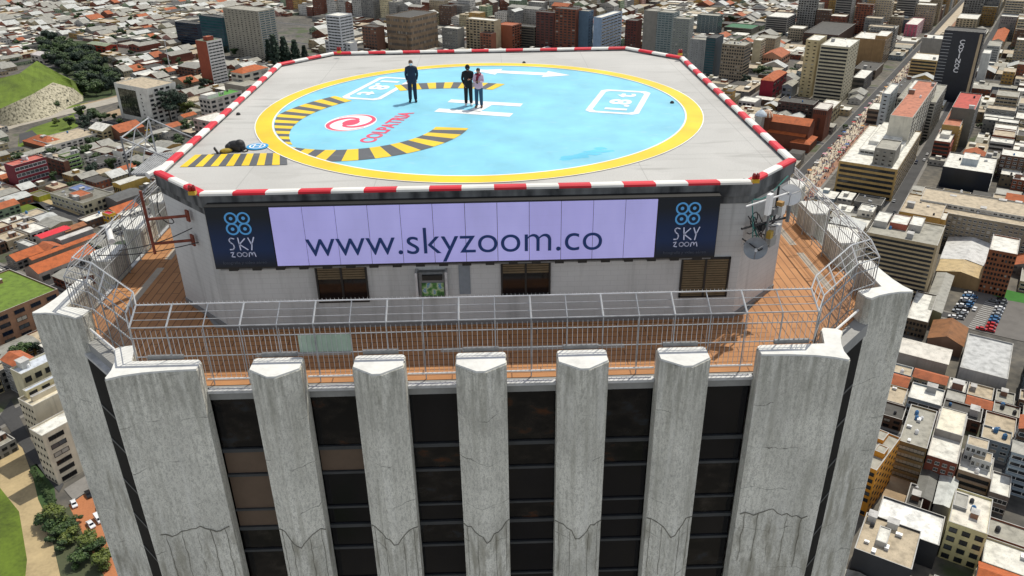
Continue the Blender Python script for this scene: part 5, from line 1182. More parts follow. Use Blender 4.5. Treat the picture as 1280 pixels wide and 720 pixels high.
key('orange_roof_long', 'long house with a crumbling orange tile roof, the upper of two', 'house', (40, 325), (6,), (122, 296), (34, 315), W(170, 150, 130), TILE2, '-', '-', 1, rk='gable', lm='upper crumbling orange roof')
key('orange_roof_lower', 'long house with a crumbling orange tile roof, the lower of two', 'house', (48, 342), (6,), (120, 312), (42, 330), W(200, 190, 176), TILE2, 'gbd5', '-', 1, rk='gable')
key('white_flat_left', 'low house with a pale flat roof at the left edge above the roof garden', 'house', (36, 308), (6,), (46, 300), (20, 306), W(180, 178, 170), RF(205, 205, 200), '-', '-', 1)
rgd = key('garden_roof_block', 'brown and black block with a green roof garden at the left edge', 'building', (72, 361), 399, (12, 332), (-10, 384), W(150, 112, 86), plain('roof lawn', (.12, .19, .02), .9, .4, .4), '-', 'gbn4', 4, items=4, lm='roof garden block')
bg = key('beige_complex', 'beige stepped building with recessed dark windows left of the tower foot', 'building', (52, 545), 607, (112, 520), (40, 523), W(212, 200, 176, .85), WHR, 'gbb2', 'sbb4', 6, lm='beige stepped building', minD=8)
key('upper_wing', '', '', (40, 508), 574, (112, 478), (22, 470), W(214, 202, 176, .85), RF(225, 216, 192), '-', 'sbb5', 7, parent=bg, pents=((.1, .7, .35, .5, 2.2, W(214, 202, 176, .85), RF(200, 205, 214), '-'), (.1, .95, .7, .95, 3.5, W(214, 202, 160, .85), RF(190, 198, 212), 'gbd4')))
key('cream_building', 'cream building with pairs of dark windows behind the beige stepped building', 'building', (26, 468), 540, (100, 444), (12, 440), W(214, 204, 168, .85), RF(205, 212, 222), 'gbd6', '-', 6, items=5)
gw = [o for o in gfo.children if o.name.startswith('wall')][0]; bbx = [Vector(v) for v in gw.bound_box]; gx, gy, gz = max(v.x for v in bbx), max(v.y for v in bbx), max(v.z for v in bbx)
cm = gfo.matrix_basis.inverted() @ Vector(CAM); sgy = -1 if cm.y < 0 else 1
n = NT('mottled dark curtain glass'); q_ = n.noise(.45, 7); GWALL = n.out(n.ramp(q_, [(.38, (.008, .010, .009)), (.55, (.04, .045, .035)), (.68, (.16, .155, .11))]), .15)
m = MB(); y0_, y1_ = (-sgy*gy*.82, sgy*gy*.28); m.box(-gx-.12, -gx+.02, min(y0_, y1_), max(y0_, y1_), gz*.14, gz*.88); m.build('glass_wall', [GWALL], gw, False)
for k in range(7): put(get_win('n', 'd', 1), 'window', gw, -gx, sgy*gy*.55, gz*(.14+.11*k), (-1, 0), 1.5, 1.4)
# lettering down the black tower
def face_point(root, fx, z):      # on the front face of a landmark
    pass
h = 0
for o in cov.children:
    if o.name.startswith('wall'): cw = o
bb_ = [Vector(v) for v in cw.bound_box]; xl = max(v.x for v in bb_); yl = min(v.y for v in bb_); ht = max(v.z for v in bb_)
cm = cov.matrix_basis.inverted() @ Vector(CAM); sg = -1 if cm.y < 0 else 1
side = -sg   # which x end is the left of the picture
LT = plain('white metal letters', (.72, .72, .74), .5, .1)
def on_front(x, z, me, name, parent):
    o = link(name, me, parent, False); rx = Vector((1 if sg < 0 else -1, 0, 0)); nn_ = Vector((0, sg, 0))
    o.matrix_local = Matrix(((rx.x, 0, nn_.x, x), (0, 0, nn_.y, sg*(abs(yl)+.08)), (0, 1, 0, z), (0, 0, 0, 1))); return o
dirr = 1 if sg < 0 else -1
for i, chx in enumerate('COVINOC'):
    me = text_mesh(chx, 1.0 if chx == 'I' else 4.0, LT, .02, 4.0, .06); on_front(dirr*(xl*.02), ht*(.825-.066*i), me, 'letter', cw)
m = MB(); nfl = 22
for k in range(nfl): m.box(-3.4, 3.4, -.05, .1, k*ht/nfl*.98+1.0, k*ht/nfl*.98+1.5)
on_m = m.mesh('slot_strip', [plain('grey louvre', (.33, .34, .35))]); o = bpy.data.objects.new('slot_strip', on_m); COL.objects.link(o); o.parent = cw; o.location = (-dirr*(xl-3.8), sg*(abs(yl)+.05), 0)
m = MB(); m.box(-1.1, 1.1, -.3, .3, 0, ht-1.5); o = m.build('stone_stripe', [W(190, 170, 140)], cw, False); o.location = (dirr*(xl-2.2), sg*abs(yl), 0)
# ================================================================== ordinary buildings filling the blocks of the street grid
def inpoly(p, poly):
    x, y = p; c = False; n = len(poly)
    for i in range(n):
        x1, y1 = poly[i]; x2, y2 = poly[i-1]
        if (y1 > y) != (y2 > y) and x < (x2-x1)*(y-y1)/(y2-y1)+x1: c = not c
    return c
SIL = [(50, 392), (80, 340), (194, 222), (350, 83), (415, 69), (783, 62), (855, 75), (994, 205), (1105, 320), (1138, 368), (1085, 740), (180, 740)]
EXCL = [[(0, 92), (46, 70), (58, 46), (125, 52), (150, 95), (158, 128), (0, 170)], [(0, 140), (165, 112), (182, 158), (128, 168), (0, 200)], [(1178, 406), (1204, 354), (1300, 364), (1300, 440), (1210, 432)],
        [(0, 520), (44, 560), (82, 610), (150, 595), (215, 740), (0, 740)], [(1108, 590), (1150, 603), (1146, 632), (1105, 622)], [(325, 20), (395, 20), (395, 82), (325, 82)], [(60, 392), (0, 420), (0, 400), (60, 380)],
        [(195, 108), (232, 108), (232, 150), (195, 150)], [(262, 50), (300, 50), (300, 78), (262, 78)], [(985, 178), (1020, 183), (1010, 205), (975, 195)]]
KEYBOX = []
bpy.context.view_layer.update()
for o in list(COL.objects):
    if o.type == 'MESH' and o.name.split('.')[0] in ('wall', 'stair_tower', 'nave', 'bell_tower') and o.parent is not None and o.parent is not tower:
        P = [proj(o.matrix_world @ Vector(v)) for v in o.bound_box]; ctr = o.matrix_world.translation
        KEYBOX.append((min(p[0] for p in P), max(p[0] for p in P), min(p[1] for p in P), max(p[1] for p in P), (ctr-Vector(CAM)).length))
class Bag:
    pass
rf = random.Random(77)
lots = []
def split(a0, a1, b0, b1, sz):
    w_, d_ = a1-a0, b1-b0
    if w_ <= sz*1.5 and d_ <= sz*1.5:
        if rf.random() > .04: lots.append((a0, a1, b0, b1))
        return
    if w_ > d_:
        c = a0+w_*rf.uniform(.38, .62); split(a0, c, b0, b1, sz); split(c, a1, b0, b1, sz)
    else:
        c = b0+d_*rf.uniform(.38, .62); split(a0, a1, b0, c, sz); split(a0, a1, c, b1, sz)
EX_B = [-1900, -1780, -1670, -1560, -1450, -1340, -1240, -1130, -1030, -930, -830, -725, -620]+CARR+[540, 640, 740]
EX_A = [-530]+CALL+[860, 960, 1060, 1160, 1260, 1360, 1460]
for a0, a1 in zip(EX_A, EX_A[1:]):
    for b0, b1 in zip(EX_B, EX_B[1:]):
        c = gp_((a0+a1)/2, (b0+b1)/2); p = proj((c.x, c.y, G))
        if not (-250 < p[0] < 1530 and -60 < p[1] < 900): continue
        dist = (Vector((c.x, c.y, G))-Vector(CAM)).length
        m0 = 12.5 if b0 == 0 else 5.2; m1 = 12.5 if b1 == 0 else 5.2
        split(a0+4.6, a1-4.6, b0+m0, b1-m1, 11 if dist < 480 else 13.5 if dist < 800 else 17.5)
cands = []
for (a0, a1, b0, b1) in lots:
    c = gp_((a0+a1)/2, (b0+b1)/2)
    if c.length < 40: continue
    pg = proj((c.x, c.y, G))
    if not (-40 < pg[0] < 1320 and -25 < pg[1] < 800): continue
    if any(inpoly(pg, q) for q in EXCL): continue
    hit = False
    for (fc, hu, hv, u) in FOOT:
        if (fc-c).length > hu+hv+20: continue
        v = Vector((-u.y, u.x))
        for i in range(5):
            for j in range(5):
                p = gp_(a0+(a1-a0)*i/4, b0+(b1-b0)*j/4)-fc
                if abs(p.dot(u)) < hu+.2 and abs(p.dot(v)) < hv+.2: hit = True; break
            if hit: break
        if hit: break
    if hit: continue
    am, bm = (a0+a1)/2, (b0+b1)/2; dist = (Vector((c.x, c.y, G))-Vector(CAM)).length
    if bm < -170 and am > -420: lo, hi = (5, 9.5)
    elif am > 330: lo, hi = (15, 46) if bm > -430 else (6, 15)
    elif bm > 20: lo, hi = (8, 19)
    else: lo, hi = (7, 20)
    if bm < -520: lo, hi = (3.5, 7.5)
    h = lo+(hi-lo)*rf.random()**(1.3 if am > 330 else 1.6)
    if am > 330 and bm <= -430 and pg[0] > 360: h = rf.uniform(11, 34)
    ix, iy = (a1-a0)/2-rf.uniform(.15, .8), (b1-b0)/2-rf.uniform(.15, .8)
    def corners(hh):
        return [proj((*(c+D7*sx*ix+P7*sy*iy), zz)) for sx in (-1, 1) for sy in (-1, 1) for zz in (G, G+hh)]
    P = corners(h); x0, x1, y0, y1 = min(p[0] for p in P), max(p[0] for p in P), min(p[1] for p in P), max(p[1] for p in P)
    for (kx0, kx1, ky0, ky1, kd) in KEYBOX:
        if kd > dist and x0 < kx1-1 and x1 > kx0+1 and y0 < ky1-2 and y1 > ky0: h = min(h, 4.2 if y1 < ky1+6 else 5.5)
    P = corners(h); x0, x1, y0, y1 = min(p[0] for p in P), max(p[0] for p in P), min(p[1] for p in P), max(p[1] for p in P)
    if x1 < 0 or x0 > 1280 or y1 < 0 or y0 > 720: continue
    if all(inpoly(p, SIL) for p in P): continue
    cands.append(((x1-x0)*(y1-y0), c, ix, iy, h, (x0+x1)/2, (y0+y1)/2, dist, bm, am))
cands.sort(key=lambda q: -q[0])
PAL = {'white': (226, 222, 212), 'cream': (222, 208, 168), 'beige': (196, 178, 146), 'brick': (150, 88, 62), 'grey': (158, 156, 150), 'pink': (212, 160, 142), 'ochre': (198, 158, 88), 'brown': (112, 84, 66), 'pale blue': (166, 182, 192), 'pale green': (168, 186, 150)}
ROOFP = {'grey flat': (GRR, 'flat'), 'white flat': (WHR, 'flat'), 'tan flat': (TNR, 'flat'), 'dark flat': (DKR, 'flat'), 'clay tile': (TILE, 'gable'), 'orange tile': (TILE2, 'gable'), 'grey sheet': (SHEET, 'sheet'), 'pale sheet': (roofmat('pale sheet roof', rgb(206, 208, 204), 'sheet'), 'sheet'), 'hipped tile': (TILE, 'hip')}
used = set(); KINDS = {'house': 'house', 'flats': 'apartment_building', 'block': 'office_building', 'shed': 'shed'}
def where(px, py):
    c = sorted(LAND, key=lambda l: (l[1]-px)**2+1.6*(l[2]-py)**2)[:5]; out = []
    for n, x, y in c:
        dx, dy = px-x, (py-y)*1.3; r = math.hypot(dx, dy); far = 'just ' if r < 28 else '' if r < 70 else 'well '
        if abs(dx) > 2*abs(dy): d = 'right of' if dx > 0 else 'left of'
        elif abs(dy) > 2*abs(dx): d = 'in front of' if dy > 0 else 'behind'
        else: d = ('in front and to the ' if dy > 0 else 'behind and to the ')+('right of' if dx > 0 else 'left of')
        out.append((far, d, n))
    return out
stuffmb = MB(); stuffmats = []; nthing = 0
def smat(mt):
    if mt not in stuffmats: stuffmats.append(mt)
    return stuffmats.index(mt)
for idx, (area, c, ix, iy, h, px, py, dist, bm, am) in enumerate(cands):
    left = bm < -170 and am > -420
    wk = rf.choice(['white', 'cream', 'beige', 'brick', 'brick', 'grey', 'ochre', 'brown', 'pink', 'pale green', 'white'] if left else ['white', 'cream', 'beige', 'beige', 'brick', 'grey', 'grey', 'brown', 'ochre', 'pale blue', 'white'])
    rk = rf.choice(['grey flat', 'tan flat', 'white flat', 'clay tile', 'grey flat', 'orange tile', 'grey sheet', 'grey sheet', 'pale sheet', 'tan flat', 'dark flat', 'white flat'] if dist < 650 else ['grey flat', 'tan flat', 'white flat', 'clay tile', 'grey sheet', 'grey sheet', 'pale sheet', 'dark flat', 'dark flat'] if (left or h < 8) else ['white flat', 'white flat', 'grey flat', 'grey flat', 'tan flat', 'dark flat', 'tan flat'])
    if not left and h < 8 and rf.random() < .45: rk = rf.choice(['white flat', 'grey flat', 'tan flat'])
    if dist > 620 and rk in ('clay tile', 'orange tile', 'hipped tile') and rf.random() < .6: rk = rf.choice(['grey sheet', 'tan flat', 'grey flat', 'dark flat'])
    rm, kind = ROOFP[rk]; rgb_ = PAL[wk]; k_ = rf.choice((.55, .72)); wcol = rgb(*rgb_, k_)
    fmat = facade('windowed wall', wcol, du=rf.choice((2.6, 3.1, 3.8)), fill=rf.choice((.45, .6)))
    ry = math.atan2(D7.y, D7.x)
    if nthing < 300:
        nthing += 1; fl = max(1, round(h/3)); kd = 'shed' if (kind == 'sheet' and h < 6 and rf.random() < .5) else 'house' if h < 9.5 else 'flats' if wk not in ('grey', 'pale blue') else 'block'
        wh = where(px, py); cat = {'house': 'house', 'flats': 'apartment building', 'block': 'office building', 'shed': 'shed'}[kd]
        st = {1: 'one storey', 2: 'two storey', 3: 'three storey'}.get(fl, 'mid rise' if fl < 7 else 'tall')
        opts = []
        for (far, d, n) in wh:
            opts += [f'{wk} {cat} with {rk} roof {far}{d} the {n}', f'{st} {wk} {cat} with {rk} roof {far}{d} the {n}']
        lab = None
        for a_ in opts:
            if a_ not in used and len(a_.split()) <= 16: lab = a_; break
        if lab is None:
            far, d, n = wh[0]; f2, d2, n2 = wh[1]
            lab = f'{wk} {cat}, {rk} roof, {d} the {n}, {d2} the {n2}'
            if len(lab.split()) > 16 or lab in used: lab = f'{st} {wk} {cat}, {rk} roof, {d.replace("in front and to the ", "front ").replace("behind and to the ", "rear ")} the {n}'
        used.add(lab)
        root = thing(KINDS[kd], lab, cat, (c.x, c.y, G), ry, 'ordinary buildings of the city blocks')
        near = nthing <= 120
        o, ro = box_block(root, ix*2, iy*2, h, W(*rgb_, k_) if near else fmat, rm, kind)
        if near:
            for (p0, p1, n) in (((-ix, -iy), (ix, -iy), (0, -1)), ((ix, iy), (-ix, iy), (0, 1)), ((-ix, iy), (-ix, -iy), (-1, 0))):
                nw = Vector((n[0], n[1])); wn_ = Vector((nw.x*math.cos(ry)-nw.y*math.sin(ry), nw.x*math.sin(ry)+nw.y*math.cos(ry)))
                if wn_.dot(Vector(CAM[:2])-c) < 8: continue
                L = ix*2 if n[0] == 0 else iy*2
                stl = rf.choice(['gbd', 'gwd', 'gwm', 'gbb', 'rbd', 'Bwd', 'gwd']); face_style(o, p0, p1, n, h-.6, stl+str(max(2, round(L/3.4))), fl, W(*rgb_, k_))
        if kind == 'flat' and dist < 700: roof_items(o, (-ix, ix, -iy, iy), h-.7, rf.choice((1, 1, 2, 3)), rf)
    else:
        T = lambda x, y: tuple(c+D7*x+P7*y); P = [T(-ix, -iy), T(ix, -iy), T(ix, iy), T(-ix, iy)]
        w_i, r_i = smat(fmat), smat(rm)
        stuffmb.prism(P, G, G+h, w_i, r_i, bottom=False, uv=True)
        if kind == 'flat':
            if rf.random() < .6:
                sx, sy = rf.uniform(-.5, .5)*ix, rf.uniform(-.5, .5)*iy; Q = [T(sx-ix*.3, sy-iy*.3), T(sx+ix*.3, sy-iy*.3), T(sx+ix*.3, sy+iy*.3), T(sx-ix*.3, sy+iy*.3)]; stuffmb.prism(Q, G+h, G+h+2.2, w_i, smat(WHR), bottom=False)
        else:
            rr_ = iy*.45; r0, r1 = (*T(-ix, 0), G+h+rr_), (*T(ix, 0), G+h+rr_); q = [(*T(-ix-.3, -iy-.3), G+h+.05), (*T(ix+.3, -iy-.3), G+h+.05), (*T(ix+.3, iy+.3), G+h+.05), (*T(-ix-.3, iy+.3), G+h+.05)]
            stuffmb.face([q[0], q[1], r1, r0], r_i); stuffmb.face([q[2], q[3], r0, r1], r_i); stuffmb.face([q[1], q[2], r1], w_i); stuffmb.face([q[3], q[0], r0], w_i)
o = stuffmb.build('distant_houses', stuffmats); o['kind'] = 'stuff'; o['label'] = 'mass of small distant houses and blocks receding across the city'; o['category'] = 'houses'
print('LOTS', len(cands), 'things', nthing)
# ================================================================== grass mound, retaining slope, roads and parks on the left
hill = MB()
def hz(px, py, z): return tuple(at(px, py, G+z))
foot = [hz(0, 160, .1), hz(38, 152, .1), hz(62, 146, .1), hz(94, 130, .1), hz(104, 126, .1)]; top = [hz(0, 136, 17), hz(40, 118, 20), (hz(66, 103, 21)), hz(91, 110, 13), hz(104, 120, 1)]
crest = [hz(-10, 100, 27), hz(24, 92, 31), hz(46, 76, 34), hz(88, 100, 20), hz(104, 112, 1.5)]; back = [(c[0]-12, c[1]+60, G) for c in crest]
def grid_surface(rows, name, mats, mis, sub=6, amp=.5):
    m = MB(); rr = random.Random(4)
    for r_ in range(len(rows)-1):
        A, B = rows[r_], rows[r_+1]; n = len(A)-1
        pts = [[None]*(n*sub+1) for _ in range(sub+1)]
        for i in range(n*sub+1):
            s = min(n-1, i//sub); t = i/sub-s
            a = Vector(A[s]).lerp(Vector(A[s+1]), t); b = Vector(B[s]).lerp(Vector(B[s+1]), t)
            for j in range(sub+1):
                p = a.lerp(b, j/sub); pts[j][i] = p+Vector((0, 0, rr.uniform(-amp, amp) if 0 < j < sub else 0))
        for j in range(sub):
            for i in range(n*sub): m.face([pts[j][i], pts[j][i+1], pts[j+1][i+1], pts[j+1][i]], mis[r_])
    return m.build(name, mats, smooth=False)
ROCK = NT('pale rubble slope'); q = ROCK.noise(.5, 8)
ROCK = ROCK.out(ROCK.ramp(q, [(.36, (.09, .085, .06)), (.46, (.35, .32, .23)), (.62, (.5, .46, .34))]), .95)
struct(grid_surface([foot, top, crest, back], 'green_hill', [ROCK, GRASS], [0, 1, 1]))
px_poly('woodland_floor', [(92, 130), (94, 100), (50, 78), (60, 50), (120, 52), (146, 100), (150, 118)], .02, plain('dark woodland ground', (.03, .05, .012), .95, .4, .1))
px_poly('grass_verge', [(24, 170), (40, 160), (92, 143), (98, 158), (60, 176), (40, 180), (22, 185)], .18, GRASS)
px_poly('grass_verge', [(84, 133), (110, 128), (104, 142), (80, 143)], .14, GRASS)
px_poly('paved_yard', [(100, 131), (152, 118), (160, 124), (110, 136)], .15, DIRT)
px_poly('hill_road', [(0, 158), (24, 151), (158, 118), (163, 124), (24, 158), (0, 166)], .2, plain('pale concrete road', (.36, .33, .28), .9, .2, .2))
px_poly('underpass_road', [(24, 168), (40, 163), (48, 170), (24, 180)], .22, ASPH)
px_poly('lower_path', [(118, 146), (165, 131), (168, 140), (140, 146)], .2, DIRT)
px_poly('street', [(0, 232), (24, 241), (118, 277), (112, 284), (24, 251), (0, 242)], .15, ASPH); px_poly('pavement', [(24, 238), (42, 240), (100, 268), (95, 272), (30, 246)], .14, TANP)
px_poly('garden_lawn', [(24, 256), (48, 254), (62, 266), (40, 276), (24, 272)], .15, GRASS)
px_poly('motorway', [(0, 70), (24, 62), (44, 31), (70, 10), (52, 10), (24, 36), (0, 48)], .2, plain('motorway asphalt', (.085, .085, .085), .9, .2, .15))
# lower left park
px_poly('tan_path', [(0, 540), (28, 560), (46, 610), (62, 640), (88, 740), (20, 740), (0, 700)], .15, TANP)
px_poly('side_lane', [(14, 500), (44, 560), (80, 606), (74, 616), (36, 572), (0, 520)], .2, ASPH)
px_poly('park_grass', [(0, 610), (24, 640), (34, 700), (30, 740), (0, 740)], .2, GRASS)
px_poly('hedge_bed', [(38, 583), (46, 580), (68, 610), (72, 640), (60, 650), (48, 625)], .2, plain('hedge ground', (.03, .07, .012)))
px_poly('parking_court', [(86, 632), (120, 608), (160, 596), (230, 740), (140, 740)], .2, ORP)
px_poly('tan_pavement', [(80, 612), (122, 586), (135, 598), (92, 626)], .22, PAVE)
px_poly('park_soil', [(66, 640), (94, 632), (130, 680), (140, 740), (80, 740), (62, 660)], .19, plain('dark park soil', (.06, .07, .03)))
# right: car park, earth lots
px_poly('car_park', [(1186, 402), (1209, 361), (1300, 383), (1300, 432), (1216, 413)], .2, plain('car park asphalt', (.135, .125, .115), .9, .2, .2))
px_poly('green_turf', [(1209, 357), (1212, 352), (1300, 372), (1300, 383), (1256, 375)], .22, GRN2)
px_poly('green_hedge_strip', [(1188, 405), (1195, 403), (1209, 411), (1205, 416)], .24, GRASS)
px_poly('earth_lot', [(1108, 592), (1152, 605), (1144, 636), (1102, 624)], .2, DIRT)
m = MB()
for i in range(17):
    a = at(1233-1.45*i, 375+2.1*i, G+.26); b = at(1247-1.35*i, 378+2.2*i, G+.26); bar(m, a.xy, b.xy, .35, G+.26)
struct(m.build('parking_line', [plain('white road marking', (.6, .6, .58))]))
# ================================================================== trees
def crown_mesh(seed, n, lobes, mats, leaf=.09):
    """unit crown (radius about 1): leaf clumps through several uneven lobes, lighter on the sunny side"""
    r = random.Random(seed); m = MB()
    for k in range(n):
        c, rad = r.choice(lobes); d = Vector((r.gauss(0, 1), r.gauss(0, 1), r.gauss(0, 1))).normalized(); q = rad*(r.random()**.33)*r.uniform(.85, 1.08)
        p = Vector(c)+Vector((d.x*q, d.y*q, d.z*q*.85)); s = leaf*r.uniform(.6, 1.4)
        nrm = (d+Vector((r.uniform(-.8, .8), r.uniform(-.8, .8), r.uniform(-.2, .9)))).normalized(); a = nrm.orthogonal().normalized(); b = nrm.cross(a)
        t = r.uniform(0, 6.28); a, b = a*math.cos(t)+b*math.sin(t), b*math.cos(t)-a*math.sin(t)
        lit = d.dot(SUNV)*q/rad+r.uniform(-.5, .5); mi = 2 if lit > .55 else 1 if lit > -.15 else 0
        m.face([tuple(p-a*s-b*s*.6), tuple(p+a*s-b*s*.7), tuple(p+a*s*.8+b*s*.7), tuple(p-a*s*.7+b*s*.6)], mi)
    return m.mesh('crown', mats)
def lobes(seed, k, sp, r0, r1, squash=.7):
    r = random.Random(seed); return [((r.uniform(-sp, sp), r.uniform(-sp, sp), r.uniform(-sp, sp)*squash), r.uniform(r0, r1)) for _ in range(k)]
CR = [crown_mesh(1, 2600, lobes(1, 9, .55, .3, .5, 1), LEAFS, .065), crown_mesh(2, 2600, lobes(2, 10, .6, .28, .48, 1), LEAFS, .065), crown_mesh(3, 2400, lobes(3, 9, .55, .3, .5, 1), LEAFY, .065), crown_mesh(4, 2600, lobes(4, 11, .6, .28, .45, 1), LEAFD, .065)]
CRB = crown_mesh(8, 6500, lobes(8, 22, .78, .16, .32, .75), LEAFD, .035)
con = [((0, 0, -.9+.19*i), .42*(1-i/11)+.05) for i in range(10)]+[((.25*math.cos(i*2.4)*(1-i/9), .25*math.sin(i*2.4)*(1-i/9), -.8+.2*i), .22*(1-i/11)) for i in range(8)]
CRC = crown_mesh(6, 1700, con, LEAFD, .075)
def trunk_mesh():
    m = MB(); m.tube([(0, 0, 0), (.02, 0, .3), (-.02, .01, .6), (.0, 0, .95)], [.06, .05, .04, .02], 7)
    for a, z in ((.5, .45), (2.6, .5), (4.6, .55)): m.tube([(0, 0, z), (.16*math.cos(a), .16*math.sin(a), z+.16), (.3*math.cos(a), .3*math.sin(a), z+.3)], [.03, .022, .01], 5)
    return m.mesh('trunk', [BARK])
TRUNK = trunk_mesh()
def tree(px, py, hgt, rad, kind, label, group=None, trunk=.35, x=None):
    p = at(px, py) if x is None else Vector((x[0], x[1], G+(x[2] if len(x) > 2 else 0)))
    r = random.Random(int(px*31+py*7+hgt)); t = thing('conifer' if kind == 'c' else 'tree', label, 'tree', p, r.uniform(0, 6), group)
    tr = link('trunk', TRUNK, t, False); tr.scale = (hgt*.35, hgt*.35, hgt*.75)
    cr = link('crown', CRC if kind == 'c' else CRB if kind == 'b' else CR[kind], t, False); rad = rad*(2.3 if kind == 'c' else 1); hh = hgt*(1-trunk)/2
    zz_ = hh*1.1 if kind in ('c', 'b') else max(hh*1.1, rad*.78)
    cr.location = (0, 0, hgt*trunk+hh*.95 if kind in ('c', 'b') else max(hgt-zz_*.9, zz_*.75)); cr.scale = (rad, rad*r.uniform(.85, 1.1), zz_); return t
tree(214, 152, 34, 17, 'b', 'big dark spreading tree in front of the white glass front office', trunk=.30)
tree(236, 146, 17, 8, 2, 'reddish olive tree right of the big dark spreading tree', trunk=.25)
for i, (px, py, h_, r_) in enumerate(((346, 82, 36, 9), (358, 80, 32, 8), (371, 80, 28, 8), (382, 78, 20, 6), (338, 78, 27, 6))):
    tree(px, py, h_, r_, 'c', ['tallest dark conifer of the clump behind the left kerb', 'broad dark conifer beside the tallest one of the clump', 'middle dark conifer of the clump left of the white balcony tower', 'small bushy conifer at the right end of the clump', 'thin conifer at the left end of the clump'][i], 'dark conifers behind the kerb', trunk=.06)
tree(341, 66, 9, 4, 2, 'yellow green tree beside the grey apartment slabs')
for i, (px, py, h_, r_, k) in enumerate(((266, 72, 17, 7, 3), (281, 74, 16, 7, 3), (293, 73, 13, 6, 0))): tree(px, py, h_, r_, k, ['dark tree right of the red and white tower', 'dark tree at the foot of the grey apartment slabs', 'green tree between the grey slabs and the orange roofed house'][i], 'trees at the foot of the towers')
tree(256, 114, 14, 4.5, 3, 'dark tree in the gap left of the green roofed flats', trunk=.15)
for i, (px, py, h_, r_, k) in enumerate(((100, 150, 14, 7.5, 0), (112, 158, 12, 7, 3), (122, 152, 13, 7.5, 0), (132, 153, 10, 6, 1), (106, 165, 11, 6.5, 3), (88, 160, 11, 6, 0), (118, 167, 8, 5, 1), (143, 152, 8, 4, 0), (152, 157, 7, 4, 1), (156, 145, 12, 4, 3), (72, 157, 7, 4, 2))):
    tree(px, py, h_, r_, k, f'{["round dark", "spreading dark", "full green", "low green", "dense dark", "bushy dark", "small green", "light green", "small leafy", "narrow dark", "olive"][i]} tree among the trees between the hill road and the white terraced row', 'trees below the hill road')
rt = random.Random(9); n = 0
WOOD = [(52, 56), (66, 50), (92, 60), (124, 72), (146, 96), (148, 114), (128, 122), (98, 118), (94, 102), (60, 78)]
for k in range(700):
    px, py = rt.uniform(50, 150), rt.uniform(50, 122)
    if not inpoly((px, py), WOOD): continue
    n += 1
    if n > 95: break
    adj = rt.choice(('dark', 'dense', 'green', 'bushy', 'tall'))
    tree(px, py, rt.uniform(11, 18), rt.uniform(7, 10.5), rt.choice((0, 3, 3, 0, 1)), 'dense dark tree in the wood behind the green mound', 'trees of the wood behind the mound', trunk=.15)
for i, (px, py, h_, r_) in enumerate(((33, 128, 9, 5), (28, 112, 9, 5.5), (31, 142, 6, 4), (61, 140, 9, 6), (72, 137, 10, 7), (80, 133, 8, 5))):
    tree(px, py, h_, r_, (0, 1, 3)[i % 3], ['bush on the left flank of the green mound', 'upper bush at the left edge of the green mound', 'small bush at the foot of the pale rubble slope', 'dark tree at the foot of the rubble slope, left of three', 'dark tree at the foot of the rubble slope, middle of three', 'dark tree at the foot of the rubble slope, right of three'][i], 'bushes around the mound', trunk=.1)
for i, (px, py, h_, r_, k) in enumerate(((63, 660, 7, 5.3, 1), (70, 655, 8, 5, 2), (72, 672, 5, 4, 1), (84, 668, 5.5, 4, 1), (90, 677, 5, 4, 2), (112, 686, 7, 4.6, 2), (122, 690, 6, 4, 0), (82, 684, 4.5, 3.5, 1), (95, 655, 4, 2.5, 1), (104, 700, 6, 4.5, 1), (130, 706, 6, 4.5, 2))):
    tree(px, py, h_, r_, k, ['round green tree beside the tan path', 'largest brownish green tree of the lower left park', 'bright bush below the largest park tree', 'bright green bush left of the parked cars', 'leafy bush in the middle of the park trees', 'olive tree in front of the white van', 'dark green tree near the tower foot', 'low bush beside the small grey roof', 'small tree next to the white car', 'wide green tree at the bottom edge', 'olive tree at the bottom edge by the tower'][i], 'trees of the lower left park', trunk=.2)
for i in range(16):
    t = i/15; tree(42+28*t, 590+46*t, 2.3, 1.5, 1, 'clipped bright green bush of the hedge along the tan path', 'hedge bushes along the tan path', trunk=.05)
tree(32, 452, 9, 5.5, 0, 'dark tree between the roof garden block and the cream building'); tree(44, 446, 8, 4, 3, 'smaller dark tree behind the cream building')
for i, (px, py, h_, r_, k) in enumerate(((948, 98, 14, 8, 0), (955, 101, 11, 7, 1), (962, 96, 11, 6, 0), (999, 91, 10, 7, 0), (992, 94, 9, 6, 1), (1004, 88, 9, 6, 3))):
    tree(px, py, h_, r_, k, ['green tree left of the crimson building, tallest of three', 'bright green tree at the corner of the crimson building', 'green tree behind the crimson building', 'green tree beside the slab office stair tower', 'light green tree left of the slab office stair tower', 'dark tree behind the slab office stair tower'][i], 'street trees right of the helipad')
tree(1236, 161, 6, 5, 2, 'yellow green tree in a courtyard right of the red roofed dark block'); tree(1226, 160, 5, 4, 1, 'small tree in the courtyard right of the red roofed dark block')
tree(1056, 163, 6, 3, 1, 'small street tree on the avenue beside the church'); tree(97, 197, 10, 4, 1, 'bright green tree beside the lime green flats')
for i, (px, py) in enumerate(((28, 376), (40, 372), (52, 368), (38, 384))): pass
k = 0
for i in range(500):
    px, py = rt.uniform(10, 400), rt.uniform(2, 240)
    p = at(px, py); a, b = ab(p); ok = True
    for (fc, hu, hv, u) in FOOT:
        v = Vector((-u.y, u.x)); d = p.xy-fc
        if abs(d.dot(u)) < hu+2 and abs(d.dot(v)) < hv+2: ok = False
    if inpoly((px, py), SIL) or any(inpoly((px, py), q) for q in EXCL): ok = False
    if not ok: continue
    k += 1
    if k > 100: break
    tree(px, py, rt.uniform(7, 12), rt.uniform(3.5, 6.5), rt.choice((0, 1, 3, 0)), 'green yard tree standing among the houses left of the helipad', 'yard trees among the left houses', trunk=.2)
k = 0
